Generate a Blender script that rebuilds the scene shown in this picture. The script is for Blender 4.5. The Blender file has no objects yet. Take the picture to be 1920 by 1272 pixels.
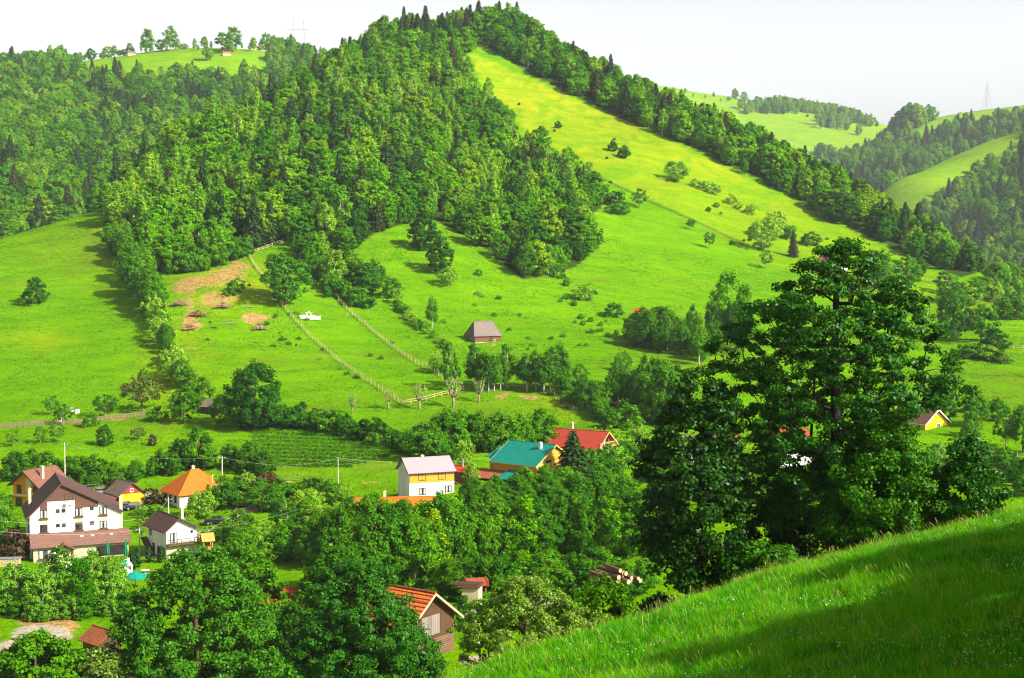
import bpy, math, random
import numpy as np
from math import radians as R, sin, cos, tan, pi
from mathutils import Vector, Matrix

scene = bpy.context.scene
COL = scene.collection
# ------------------------------------------------------------------ camera
S = 1.38                      # metres per depth unit of the survey table below
F = 2637.0                    # focal length in photo pixels (photo is 1920 wide)
PITCH = math.atan(136.0/F)
cam_d = bpy.data.cameras.new('camera'); cam = bpy.data.objects.new('camera', cam_d); COL.objects.link(cam)
cam_d.sensor_width = 36.0; cam_d.lens = 36.0*F/1920.0
cam_d.clip_start = 0.5; cam_d.clip_end = 12000
cam.location = (0, 0, 0); cam.rotation_euler = (pi/2-PITCH, 0, 0)
scene.camera = cam
scene.render.resolution_x = 1024; scene.render.resolution_y = 678
# ------------------------------------------------------------------ light
SUN_AZ = 30.0                 # degrees the sun stands behind the camera plane, on the right
SUN_EL = 36.0
sd = Vector((cos(R(SUN_AZ))*cos(R(SUN_EL)), -sin(R(SUN_AZ))*cos(R(SUN_EL)), sin(R(SUN_EL))))
sun_d = bpy.data.lights.new('sun', 'SUN'); sun_d.energy = 5.0; sun_d.angle = R(0.5); sun_d.color = (1.0, 0.95, 0.84)
sun = bpy.data.objects.new('sun', sun_d); COL.objects.link(sun)
sun.rotation_euler = sd.to_track_quat('Z', 'Y').to_euler(); sun.location = (300, -200, 300)
world = bpy.data.worlds.new('World'); scene.world = world; world.use_nodes = True
wn = world.node_tree; wn.nodes.clear()
sky = wn.nodes.new('ShaderNodeTexSky'); sky.sky_type = 'NISHITA'; sky.sun_disc = False
sky.sun_elevation = R(SUN_EL); sky.sun_rotation = math.atan2(sd.x, sd.y)
sky.air_density = 1.0; sky.dust_density = 6.0; sky.ozone_density = 1.0
hs = wn.nodes.new('ShaderNodeHueSaturation'); hs.inputs['Saturation'].default_value = 0.16
bg = wn.nodes.new('ShaderNodeBackground'); bg.inputs['Strength'].default_value = 0.062
wo = wn.nodes.new('ShaderNodeOutputWorld')
tc_ = wn.nodes.new('ShaderNodeTexCoord'); sp_ = wn.nodes.new('ShaderNodeSeparateXYZ'); mr_ = wn.nodes.new('ShaderNodeMapRange'); mr_.interpolation_type = 'SMOOTHSTEP'
mr_.inputs[1].default_value = 0.08; mr_.inputs[2].default_value = 0.34; mr_.inputs[3].default_value = 4.25; mr_.inputs[4].default_value = 1.0   # bright white veil low in the sky
wn.links.new(tc_.outputs['Generated'], sp_.inputs[0]); wn.links.new(sp_.outputs[2], mr_.inputs[0]); vm_ = wn.nodes.new('ShaderNodeVectorMath'); vm_.operation = 'SCALE'
wn.links.new(sky.outputs[0], hs.inputs['Color']); wn.links.new(hs.outputs[0], vm_.inputs[0]); wn.links.new(mr_.outputs[0], vm_.inputs['Scale']); wn.links.new(vm_.outputs[0], bg.inputs[0]); wn.links.new(bg.outputs[0], wo.inputs[0])
vs = scene.view_settings
scene.display_settings.display_device = 'sRGB'
vs.view_transform = 'Standard'; vs.look = 'None'; vs.gamma = 1.0; vs.use_curve_mapping = False
vs.exposure = 0.86
HAZE = 0.00005
scene.render.engine = 'CYCLES'
scene.cycles.pixel_filter_type = 'BLACKMAN_HARRIS'; scene.cycles.filter_width = 1.1
scene.cycles.max_bounces = 6; scene.cycles.diffuse_bounces = 3; scene.cycles.glossy_bounces = 2
scene.cycles.transmission_bounces = 4; scene.cycles.volume_bounces = 0; scene.cycles.transparent_max_bounces = 6

# ------------------------------------------------------------------ helpers
def tag(o, label=None, cat=None, group=None, kind=None):
    if label: o['label'] = label
    if cat: o['category'] = cat
    if group: o['group'] = group
    if kind: o['kind'] = kind
    return o
def empty(name, loc=(0, 0, 0), rz=0.0):
    o = bpy.data.objects.new(name, None); COL.objects.link(o)
    o.location = loc; o.rotation_euler = (0, 0, rz); o.empty_display_size = 0.5
    return o
def link(name, me, parent=None, loc=None, rz=0.0, scale=None):
    o = bpy.data.objects.new(name, me); COL.objects.link(o)
    if parent: o.parent = parent
    if loc is not None: o.location = loc
    o.rotation_euler = (0, 0, rz)
    if scale is not None: o.scale = scale
    return o
def mk_mesh(name, V, Q, mats, midx=None, smooth=False):
    V = np.asarray(V, dtype=np.float32).reshape(-1, 3); Q = np.asarray(Q, dtype=np.int32)
    me = bpy.data.meshes.new(name)
    k = Q.shape[1]; m = Q.shape[0]
    me.vertices.add(len(V)); me.vertices.foreach_set('co', V.ravel())
    me.loops.add(m*k); me.loops.foreach_set('vertex_index', Q.ravel())
    me.polygons.add(m); me.polygons.foreach_set('loop_start', np.arange(0, m*k, k, dtype=np.int32))
    for mt in mats: me.materials.append(mt)
    if midx is not None: me.polygons.foreach_set('material_index', np.asarray(midx, dtype=np.int32))
    me.update(calc_edges=True)
    me.polygons.foreach_set('use_smooth', np.full(m, smooth, dtype=bool))
    return me

class MB:
    """collects boxes, prisms and tubes into one mesh"""
    def __init__(s): s.v = []; s.f = []
    def add(s, vs_, fs_):
        b = len(s.v); s.v += [tuple(map(float, p)) for p in vs_]; s.f += [tuple(b+i for i in f) for f in fs_]; return s
    def box(s, x0, x1, y0, y1, z0, z1):
        return s.add([(x0,y0,z0),(x1,y0,z0),(x1,y1,z0),(x0,y1,z0),(x0,y0,z1),(x1,y0,z1),(x1,y1,z1),(x0,y1,z1)],
                     [(0,3,2,1),(4,5,6,7),(0,1,5,4),(1,2,6,5),(2,3,7,6),(3,0,4,7)])
    def bar(s, a, b, w, h=None, up=(0,0,1)):
        h = w if h is None else h
        a = Vector(a); b = Vector(b); d = (b-a); L = d.length
        if L < 1e-6: return s
        d.normalize(); u = Vector(up)
        sx = d.cross(u)
        if sx.length < 1e-4: sx = d.cross(Vector((1,0,0)))
        sx.normalize(); su = sx.cross(d)
        c = []
        for p in (a, b):
            for i, j in ((-1,-1),(1,-1),(1,1),(-1,1)): c.append(p+sx*(w/2*i)+su*(h/2*j))
        return s.add(c, [(0,1,2,3),(7,6,5,4),(0,4,5,1),(1,5,6,2),(2,6,7,3),(3,7,4,0)])
    def tube(s, pts, rad, n=8, cap=True):
        pts = [Vector(p) for p in pts]; rad = rad if hasattr(rad, '__len__') else [rad]*len(pts)
        b = len(s.v); prev = None
        for i, p in enumerate(pts):
            d = (pts[min(i+1, len(pts)-1)]-pts[max(i-1, 0)]).normalized()
            if prev is None:
                prev = d.orthogonal().normalized()
            x = (prev-d*prev.dot(d)).normalized(); prev = x; y = d.cross(x)
            for k in range(n):
                a = 2*pi*k/n; s.v.append(tuple(p+(x*cos(a)+y*sin(a))*rad[i]))
        for i in range(len(pts)-1):
            for k in range(n):
                s.f.append((b+i*n+k, b+i*n+(k+1)%n, b+(i+1)*n+(k+1)%n, b+(i+1)*n+k))
        if cap:
            s.f.append(tuple(b+k for k in reversed(range(n)))); e = b+(len(pts)-1)*n
            s.f.append(tuple(e+k for k in range(n)))
        return s
    def slab(s, quad, t):
        """a plate: four corners (counter-clockwise seen from outside) thickened inwards by t"""
        q = [Vector(p) for p in quad]; n = (q[1]-q[0]).cross(q[2]-q[0]).normalized()
        v = q+[p-n*t for p in q]; k = len(q)
        f = [tuple(range(k)), tuple(reversed(range(k, 2*k)))]+[((i+1)%k, i, k+i, k+(i+1)%k) for i in range(k)]
        return s.add(v, f)
    def lathe(s, prof, n=12, c=(0,0,0)):
        b = len(s.v)
        for r, z in prof:
            for k in range(n):
                a = 2*pi*k/n; s.v.append((c[0]+r*cos(a), c[1]+r*sin(a), c[2]+z))
        for i in range(len(prof)-1):
            for k in range(n):
                s.f.append((b+i*n+k, b+i*n+(k+1)%n, b+(i+1)*n+(k+1)%n, b+(i+1)*n+k))
        return s
    def mesh(s, name, mat, smooth=False):
        me = bpy.data.meshes.new(name); me.from_pydata(s.v, [], s.f); me.materials.append(mat)
        if smooth:
            for p in me.polygons: p.use_smooth = True
        me.update(); return me
    def build(s, name, mat, parent=None, loc=None, rz=0.0, smooth=False):
        return link(name, s.mesh(name, mat, smooth), parent, loc, rz)

# ------------------------------------------------------------------ pixel <-> world (survey of the place)
FW = np.array([0, cos(PITCH), -sin(PITCH)]); UP = np.array([0, sin(PITCH), cos(PITCH)])
def ray(px, py):
    return FW + np.array([1, 0, 0])*((px-960)/F) + UP*((636-py)/F)
def at(px, py, Y):
    """point on the sight line of a photo pixel at depth Y (survey units)"""
    d = ray(px, py); return d*(Y*S/d[1])
def proj(x, y, z):
    d = y*FW[1]+z*FW[2]; u = y*UP[1]+z*UP[2]
    return 960+F*x/d, 636-F*u/d
def vnoise(x, y, sc, seed=0):
    x = np.asarray(x, float)/sc+seed*17.3; y = np.asarray(y, float)/sc-seed*9.1
    xi = np.floor(x).astype(np.int64); yi = np.floor(y).astype(np.int64); fx = x-xi; fy = y-yi
    fx = fx*fx*(3-2*fx); fy = fy*fy*(3-2*fy)
    def h(a, b):
        n = (a*374761393+b*668265263+seed*1013904223) & 0x7fffffff
        n = ((n ^ (n >> 13))*1274126177) & 0x7fffffff
        return ((n ^ (n >> 16)) & 0xffff)/65535.0
    return ((h(xi,yi)*(1-fx)+h(xi+1,yi)*fx)*(1-fy)+(h(xi,yi+1)*(1-fx)+h(xi+1,yi+1)*fx)*fy)*2-1
def inpoly(px, py, poly):
    px = np.asarray(px, float); py = np.asarray(py, float); ins = np.zeros(px.shape, bool)
    n = len(poly)
    for i in range(n):
        x1, y1 = poly[i]; x2, y2 = poly[(i+1) % n]
        if y1 == y2: continue
        c = ((y1 > py) != (y2 > py)) & (px < (x2-x1)*(py-y1)/(y2-y1)+x1)
        ins ^= c
    return ins
class TPS:
    def __init__(s, pts, reg=2.0):
        P = np.array([[p[0], p[1]] for p in pts], float); z = np.array([p[2] for p in pts], float)
        s.c = P.mean(0); s.k = 200.0; P = (P-s.c)/s.k; n = len(P)
        K = s.U(np.linalg.norm(P[:, None]-P[None], axis=2)); K += np.eye(n)*reg*1e-3
        A = np.zeros((n+3, n+3)); A[:n, :n] = K; A[:n, n] = 1; A[:n, n+1:] = P; A[n, :n] = 1; A[n+1:, :n] = P.T
        s.w = np.linalg.solve(A, np.concatenate([z, [0, 0, 0]])); s.P = P; s.n = n
    @staticmethod
    def U(r): return np.where(r > 0, r*r*np.log(np.maximum(r, 1e-9)), 0.0)
    def __call__(s, x, y):
        x = np.asarray(x, float); sh = x.shape
        q = np.stack([x.ravel(), np.asarray(y, float).ravel()], 1); q = (q-s.c)/s.k; out = np.empty(len(q))
        for i in range(0, len(q), 20000):
            b = q[i:i+20000]; K = s.U(np.linalg.norm(b[:, None]-s.P[None], axis=2))
            out[i:i+20000] = K@s.w[:s.n]+s.w[s.n]+b@s.w[s.n+1:]
        return out.reshape(sh)

# ------------------------------------------------------------------ materials
def nodes(name):
    m = bpy.data.materials.new(name); m.use_nodes = True; nt = m.node_tree; nt.nodes.clear()
    out = nt.nodes.new('ShaderNodeOutputMaterial'); return m, nt, out
def N(nt, t, **kw):
    n = nt.nodes.new(t)
    for k, v in kw.items():
        if k in n.inputs.keys() if isinstance(k, str) else False: n.inputs[k].default_value = v
        else: setattr(n, k, v)
    return n
def rgba(c): return (c[0], c[1], c[2], 1.0)
def mixc(nt, fac, a, b, mode='MIX'):
    n = nt.nodes.new('ShaderNodeMix'); n.data_type = 'RGBA'; n.blend_type = mode
    for sock, v in ((n.inputs[0], fac), (n.inputs[6], a), (n.inputs[7], b)):
        if isinstance(v, bpy.types.NodeSocket): nt.links.new(v, sock)
        elif isinstance(v, (int, float)): sock.default_value = v
        else: sock.default_value = rgba(v)
    return n.outputs[2]
def math_(nt, op, a, b=None, clamp=False):
    n = nt.nodes.new('ShaderNodeMath'); n.operation = op; n.use_clamp = clamp
    for i, v in enumerate((a, b)):
        if v is None: continue
        if isinstance(v, bpy.types.NodeSocket): nt.links.new(v, n.inputs[i])
        else: n.inputs[i].default_value = v
    return n.outputs[0]
def noise(nt, scale, detail=3, rough=0.55, vec=None, dist=0.0):
    n = nt.nodes.new('ShaderNodeTexNoise'); n.inputs['Scale'].default_value = scale
    n.inputs['Detail'].default_value = detail; n.inputs['Roughness'].default_value = rough; n.inputs['Distortion'].default_value = dist
    if vec is None:
        tc = nt.nodes.new('ShaderNodeTexCoord'); vec = tc.outputs['Object']
    nt.links.new(vec, n.inputs['Vector']); return n.outputs['Fac']
def ramp(nt, fac, lo, hi):
    n = nt.nodes.new('ShaderNodeMapRange'); n.inputs[1].default_value = lo; n.inputs[2].default_value = hi
    nt.links.new(fac, n.inputs[0]); return n.outputs[0]
def simple(name, c1, c2=None, scale=1.5, rough=0.85, bump=0.0, bscale=8.0, metal=0.0, spec=0.3, stretch=None):
    m, nt, out = nodes(name)
    b = nt.nodes.new('ShaderNodeBsdfPrincipled'); b.inputs['Roughness'].default_value = rough
    b.inputs['Metallic'].default_value = metal; b.inputs['Specular IOR Level'].default_value = spec
    tc = nt.nodes.new('ShaderNodeTexCoord'); vec = tc.outputs['Object']
    if stretch:
        mp = nt.nodes.new('ShaderNodeMapping'); mp.inputs['Scale'].default_value = stretch
        nt.links.new(vec, mp.inputs[0]); vec = mp.outputs[0]
    c2 = c2 or tuple(x*0.8 for x in c1)
    f = ramp(nt, noise(nt, scale, 5, 0.6, vec), 0.3, 0.7)
    nt.links.new(mixc(nt, f, c1, c2), b.inputs['Base Color'])
    if bump:
        bp = nt.nodes.new('ShaderNodeBump'); bp.inputs['Strength'].default_value = bump; bp.inputs['Distance'].default_value = 0.1
        nt.links.new(noise(nt, bscale, 4, 0.6, vec), bp.inputs['Height']); nt.links.new(bp.outputs[0], b.inputs['Normal'])
    nt.links.new(b.outputs[0], out.inputs[0]); return m
def rowed(name, c1, c2, gap, row=0.4, colw=0.3, rough=0.8, vert=False, spec=0.3, gapw=0.16, nscale=0.6):
    """courses of tiles, logs or boards: row spacing along z, joints along x and y"""
    m, nt, out = nodes(name)
    b = nt.nodes.new('ShaderNodeBsdfPrincipled'); b.inputs['Roughness'].default_value = rough; b.inputs['Specular IOR Level'].default_value = spec
    tc = nt.nodes.new('ShaderNodeTexCoord'); sx = nt.nodes.new('ShaderNodeSeparateXYZ'); nt.links.new(tc.outputs['Object'], sx.inputs[0])
    hor = math_(nt, 'ADD', sx.outputs[0], sx.outputs[1])
    a, c = (sx.outputs[2], hor) if not vert else (hor, sx.outputs[2])
    q = math_(nt, 'DIVIDE', a, row); fr = math_(nt, 'FRACT', q); fl = math_(nt, 'FLOOR', q)
    g = math_(nt, 'LESS_THAN', fr, gapw)
    q2 = math_(nt, 'ADD', math_(nt, 'DIVIDE', c, colw), math_(nt, 'MULTIPLY', fl, 0.5))
    fl2 = math_(nt, 'FLOOR', q2)
    cb = nt.nodes.new('ShaderNodeCombineXYZ'); nt.links.new(fl, cb.inputs[0]); nt.links.new(fl2, cb.inputs[1])
    wn_ = nt.nodes.new('ShaderNodeTexWhiteNoise'); nt.links.new(cb.outputs[0], wn_.inputs[0])
    nz = ramp(nt, noise(nt, nscale, 4, 0.6), 0.3, 0.7)
    f = math_(nt, 'ADD', math_(nt, 'MULTIPLY', wn_.outputs['Value'], 0.5), math_(nt, 'MULTIPLY', nz, 0.5))
    col = mixc(nt, f, c1, c2); col = mixc(nt, math_(nt, 'MULTIPLY', g, 0.8), col, gap)
    nt.links.new(col, b.inputs['Base Color'])
    bp = nt.nodes.new('ShaderNodeBump'); bp.inputs['Strength'].default_value = 0.6; bp.inputs['Distance'].default_value = 0.05
    nt.links.new(fr, bp.inputs['Height']); nt.links.new(bp.outputs[0], b.inputs['Normal'])
    nt.links.new(b.outputs[0], out.inputs[0]); return m
def leafmat(name, c1, c2, trans=0.3, gloss=0.35, rough=0.5, c3=None):
    m, nt, out = nodes(name)
    oi = nt.nodes.new('ShaderNodeObjectInfo'); geo = nt.nodes.new('ShaderNodeNewGeometry')
    col = mixc(nt, oi.outputs['Random'], c1, c2)
    if c3:
        r2 = math_(nt, 'FRACT', math_(nt, 'MULTIPLY', oi.outputs['Random'], 7.31))
        col = mixc(nt, ramp(nt, r2, 0.7, 1.0), col, c3)
    v = math_(nt, 'ADD', math_(nt, 'MULTIPLY', geo.outputs['Random Per Island'], 0.8), 0.6)
    cc = nt.nodes.new('ShaderNodeCombineColor'); nt.links.new(v, cc.inputs[0]); nt.links.new(v, cc.inputs[1]); nt.links.new(v, cc.inputs[2])
    col = mixc(nt, 1.0, col, cc.outputs[0], 'MULTIPLY')
    tl = nt.nodes.new('ShaderNodeBsdfTranslucent'); nt.links.new(mixc(nt, 1.0, col, (1.2, 1.15, 0.5), 'MULTIPLY'), tl.inputs[0])
    b = nt.nodes.new('ShaderNodeBsdfPrincipled'); b.inputs['Roughness'].default_value = rough
    b.inputs['Specular IOR Level'].default_value = gloss; nt.links.new(col, b.inputs['Base Color'])
    mx = nt.nodes.new('ShaderNodeMixShader'); mx.inputs[0].default_value = trans
    nt.links.new(b.outputs[0], mx.inputs[1]); nt.links.new(tl.outputs[0], mx.inputs[2]); nt.links.new(mx.outputs[0], out.inputs[0])
    return m
# ================================================================== TERRAIN
def groundmat(name, grassy=True, far=False):
    m, nt, out = nodes(name)
    b = nt.nodes.new('ShaderNodeBsdfPrincipled'); b.inputs['Roughness'].default_value = 0.95; b.inputs['Specular IOR Level'].default_value = 0.0
    tc = nt.nodes.new('ShaderNodeTexCoord'); vec = tc.outputs['Object']
    mp = nt.nodes.new('ShaderNodeMapping'); mp.inputs['Scale'].default_value = (0.35, 1.0, 1.0); nt.links.new(vec, mp.inputs[0])
    n1 = ramp(nt, noise(nt, 0.012, 4, 0.6, vec), 0.35, 0.65)
    n2 = ramp(nt, noise(nt, 0.11, 5, 0.62, mp.outputs[0], 0.6), 0.36, 0.66)
    n3 = ramp(nt, noise(nt, 0.9, 5, 0.75, vec), 0.38, 0.62)
    n4 = ramp(nt, noise(nt, 0.05, 6, 0.72, vec, 1.2), 0.40, 0.62)
    col = mixc(nt, n1, GRASS[0], GRASS[1]); col = mixc(nt, math_(nt, 'MULTIPLY', n2, 0.9), col, GRASS[2])
    col = mixc(nt, math_(nt, 'MULTIPLY', n3, 0.6), col, GRASS[3])
    n5 = ramp(nt, noise(nt, 0.33, 6, 0.8, mp.outputs[0], 0.4), 0.50, 0.66); col = mixc(nt, math_(nt, 'MULTIPLY', n5, 0.55), col, (0.045, 0.17, 0.001))
    def att(nm):
        a = nt.nodes.new('ShaderNodeAttribute'); a.attribute_name = nm; return a.outputs['Fac']
    yl = math_(nt, 'MULTIPLY', att('yellow'), math_(nt, 'ADD', math_(nt, 'MULTIPLY', n4, 0.85), 0.15))
    col = mixc(nt, yl, col, mixc(nt, n3, (0.30, 0.36, 0.002), (0.36, 0.33, 0.012)))
    dk = att('dry'); col = mixc(nt, math_(nt, 'MULTIPLY', dk, n4), col, (0.13, 0.15, 0.012))
    br = att('bare'); brn = math_(nt, 'SUBTRACT', math_(nt, 'ADD', math_(nt, 'MULTIPLY', br, 1.7), math_(nt, 'MULTIPLY', noise(nt, 0.45, 5, 0.7, vec), 1.2)), 1.35, )
    brn = ramp(nt, brn, -0.05, 0.35)
    col = mixc(nt, brn, col, mixc(nt, ramp(nt, noise(nt, 0.8, 5, 0.7, vec), 0.35, 0.65), (0.50, 0.33, 0.12), (0.30, 0.16, 0.05)))
    pv = att('paved'); pvn = ramp(nt, math_(nt, 'ADD', pv, math_(nt, 'MULTIPLY', noise(nt, 0.7, 4, 0.6, vec), 0.5)), 0.68, 0.82)
    col = mixc(nt, pvn, col, mixc(nt, n3, (0.50, 0.43, 0.33), (0.33, 0.28, 0.20)))
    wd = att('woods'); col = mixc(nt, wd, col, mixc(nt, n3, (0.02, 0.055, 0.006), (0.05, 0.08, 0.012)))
    nt.links.new(col, b.inputs['Base Color'])
    bp = nt.nodes.new('ShaderNodeBump'); bp.inputs['Strength'].default_value = 1.0; bp.inputs['Distance'].default_value = 0.8
    hgt = math_(nt, 'ADD', noise(nt, 0.7, 5, 0.75, vec), math_(nt, 'MULTIPLY', noise(nt, 0.12, 3, 0.6, mp.outputs[0]), 1.6))
    nt.links.new(hgt, bp.inputs['Height']); nt.links.new(bp.outputs[0], b.inputs['Normal'])
    nt.links.new(b.outputs[0], out.inputs[0]); return m
GRASS = [(0.085, 0.27, 0.0), (0.155, 0.34, 0.0), (0.046, 0.19, 0.0), (0.19, 0.34, 0.0)]
M_ground = groundmat('meadow_grass')

class Sheet:
    def __init__(s, tps, u0, u1, nu, ys, amp=1.0, extra=None):
        s.u = np.linspace(u0, u1, nu); s.y = np.asarray(ys, float)
        U_, Y_ = np.meshgrid(s.u, s.y); X_ = U_*Y_
        s.z = tps(X_, Y_)
        s.z += amp*(0.9*vnoise(X_, Y_, 34, 1)+0.42*vnoise(X_*0.45, Y_, 11, 2)+0.16*vnoise(X_, Y_, 4.5, 3))
        if extra is not None: s.z = extra(X_, Y_, s.z)
        s.X, s.Y = X_, Y_
    def __call__(s, x, y):
        x = np.asarray(x, float); y = np.asarray(y, float)
        yy = np.maximum(y, 1e-3); u = x/yy
        fu = (u-s.u[0])/(s.u[1]-s.u[0]); j = np.clip(np.searchsorted(s.y, y)-1, 0, len(s.y)-2)
        fy = (y-s.y[j])/(s.y[j+1]-s.y[j]); i = np.clip(np.floor(fu).astype(int), 0, len(s.u)-2); fx = fu-i
        ok = (fu >= 0) & (fu <= len(s.u)-1) & (y >= s.y[0]) & (y <= s.y[-1])
        Z = s.z
        v = (Z[j, i]*(1-fx)+Z[j, i+1]*fx)*(1-fy)+(Z[j+1, i]*(1-fx)+Z[j+1, i+1]*fx)*fy
        return np.where(ok, v, -1e4)
    def build(s, name, label, attrs):
        ny, nu = s.z.shape; V = np.stack([s.X, s.Y, s.z], 2).reshape(-1, 3)
        a = (np.arange(ny-1)[:, None]*nu+np.arange(nu-1)[None]).ravel()
        Q = np.stack([a, a+1, a+nu+1, a+nu], 1)
        me = mk_mesh(name, V, Q, [M_ground], smooth=True)
        for nm, arr in attrs.items():
            at_ = me.attributes.new(nm, 'FLOAT', 'POINT'); at_.data.foreach_set('value', np.ascontiguousarray(arr, dtype=np.float32).ravel())
        o = link(name, me); tag(o, label, kind='structure'); return o

def cp(px, py, Y): return tuple(at(px, py, Y))
def wz(px, Y, z):   # direction of a photo column, depth, height (survey units below camera)
    return ((px-960)/F*Y*S, Y*S, z*S)
# ---- the valley floor and the main hill
main = []
for px in (-500, 0, 500, 960, 1400, 1900, 2400):
    main += [wz(px, 50, -42), wz(px, 95, -40.5)]
for px in (-300, 130, 500): main += [wz(px, 135, -39.2), wz(px, 185, -38.6)]
for px in (900, 1250): main += [wz(px, 135, -38.8), wz(px, 180, -37)]
for px in (1700, 2200): main += [wz(px, 140, -38), wz(px, 185, -36.5)]
main += [cp(*p) for p in [
 (90,948,216),(360,945,215),(640,948,213),(-200,950,215),(140,870,236),(-200,860,236),(140,795,268),(-150,790,270),(150,700,310),(-150,690,315),
 (60,560,370),(-120,560,375),(300,640,330),(260,520,385),(400,530,372),(520,455,418),(500,620,340),(600,700,306),(480,800,266),(650,800,266),
 (750,762,282),(640,870,228),(400,400,440),(600,400,447),(300,335,500),(450,255,560),(600,300,512),(750,300,530),(600,190,610),(700,115,670),
 (900,200,628),(1000,250,598),(1000,350,530),(1150,300,572),(1150,400,503),(700,435,428),(900,450,440),(1050,500,424),(800,520,394),(700,565,374),
 (900,643,342),(1050,620,358),(800,700,309),(1000,740,293),(1200,500,440),(1200,620,370),(1350,400,536),(1350,520,450),(1500,480,492),(1500,600,400),
 (1650,520,462),(1650,650,366),(1800,620,396),(1800,700,332),(1920,700,334),(1350,700,312),(1200,780,273),(1500,780,276),(1700,790,276),(1900,800,272),
 (2100,800,272),(1200,900,226),(950,870,228),(1000,905,212),(1500,880,240),(1850,880,240),(2100,700,335),(2100,640,390),(800,945,202),
 (905,90,704),(1000,140,682),(1140,210,652),(1280,268,616),(1450,348,580),(1600,428,545),(1750,498,505),(1890,560,460),(2050,620,420)]]
CREST = [(830,72,722),(950,52,742),(1140,158,695),(1280,222,664),(1450,305,628),(1600,382,590),(1750,460,545),(1860,520,500),(1960,575,465),(2100,640,430)]
CREST_L = [(700,92,700),(600,150,650),(500,205,605),(350,280,555),(240,345,505),(170,398,458),(0,450,432),(-150,492,420),(-300,530,410)]
for (px, py, Y) in CREST:
    p = at(px, py, Y); main.append(tuple(p))
    for k, (dy, dz) in enumerate(((55, 16), (150, 70), (300, 105))):
        q = p*((Y+dy)/Y); main.append((q[0], q[1], p[2]-dz*S))
for (px, py, Y) in CREST_L:
    p = at(px, py, Y); main.append(tuple(p))
    for dy, dz in ((45, 10), (110, 42), (260, 80)):
        q = p*((Y+dy)/Y); main.append((q[0], q[1], p[2]-dz*S))
# the gully between the clearing and the upper wood
def main_extra(X, Y, Z):
    return Z
ys_main = np.concatenate([np.linspace(48*S, 200*S, 90, endpoint=False), np.linspace(200*S, 460*S, 330, endpoint=False), np.linspace(460*S, 1050*S, 210)])
SH_main = Sheet(TPS(main, 0.02), -0.62, 0.62, 430, ys_main, 0.9, main_extra)
# ---- the wooded hill behind on the left
KL = 1.3; KR = 1.7      # how much deeper the back hills lie than the survey's first guess
def cpk(k, px, py, Y): return cp(px, py, Y*k)
def wzk(k, px, Y, z): return wz(px, Y*k, z*k)
bl = [cpk(KL, *p) for p in [(0,330,600),(0,250,690),(0,135,900),(-250,150,900),(-250,330,600),(150,300,640),(150,118,930),(300,97,960),(430,95,960),(500,100,950),
      (200,200,780),(350,200,790),(500,170,850),(620,130,930),(-100,430,520),(60,400,540),(160,380,560)]]
for px in (-300, 0, 300, 600): bl += [wzk(KL, px, 480, -5), wzk(KL, px, 1100, 120), wzk(KL, px, 1400, 40)]
bl += [wzk(KL, 800, 850, 40), wzk(KL, 900, 1000, 40), wzk(KL, 850, 600, 0), wzk(KL, 1000, 1300, 0)]
SH_bl = Sheet(TPS(bl, 0.05), -0.62, 0.0, 150, np.linspace(470*S*KL, 1400*S*KL, 190), 1.6)
# ---- right: three hills one behind the other
r1 = [cpk(KR, *p) for p in [(1640,372,840),(1750,312,880),(1850,268,905),(1930,240,920),(2100,200,940),(1700,425,790),(1900,420,760),(1800,530,690),(1930,500,640),(2100,430,700),(1880,350,820),(1600,440,840)]]
r1 += [wzk(KR, 1560, 880, 8), wzk(KR, 1450, 900, -10), wzk(KR, 1640, 1000, 10), wzk(KR, 1800, 1050, 30), wzk(KR, 2000, 1080, 60), wzk(KR, 1300, 800, -40), wzk(KR, 1500, 600, -30), wzk(KR, 1900, 550, -20), wzk(KR, 2300, 1000, 100)]
SH_r1 = Sheet(TPS(r1, 0.05), 0.12, 0.62, 120, np.linspace(540*S*KR, 1090*S*KR, 130), 1.4)
r2 = [cpk(KR, *p) for p in [(1690,245,1180),(1740,225,1200),(1830,210,1220),(1930,198,1240),(2100,190,1240),(1560,320,1080),(1650,300,1100),(1800,275,1120),(1930,260,1120),(1640,360,1000),(1520,350,1060)]]
r2 += [wzk(KR, 1600, 1300, 60), wzk(KR, 1450, 1200, 20), wzk(KR, 1350, 1100, -30), wzk(KR, 1700, 1400, 90), wzk(KR, 1950, 1450, 100), wzk(KR, 1800, 900, 0), wzk(KR, 1500, 900, -20), wzk(KR, 2200, 1400, 100), wzk(KR, 2200, 1000, 60)]
SH_r2 = Sheet(TPS(r2, 0.05), 0.12, 0.62, 110, np.linspace(880*S*KR, 1450*S*KR, 120), 1.6)
r3 = [cpk(KR, *p) for p in [(1180,150,1500),(1280,169,1500),(1380,184,1500),(1470,200,1510),(1560,212,1520),(1640,232,1540),(1400,225,1380),(1500,255,1300),(1560,290,1230),(1640,265,1330),(1700,250,1450),(1500,300,1180),(1350,250,1250)]]
r3 += [wzk(KR, 1200, 1700, 160), wzk(KR, 1400, 1750, 140), wzk(KR, 1600, 1800, 110), wzk(KR, 1800, 1800, 120), wzk(KR, 1100, 1200, 90), wzk(KR, 1300, 1000, 30), wzk(KR, 1500, 1000, 20), wzk(KR, 1900, 1600, 130), wzk(KR, 2200, 1600, 140)]
SH_r3 = Sheet(TPS(r3, 0.05), 0.02, 0.55, 120, np.linspace(1000*S*KR, 1800*S*KR, 120), 1.8)
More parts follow.
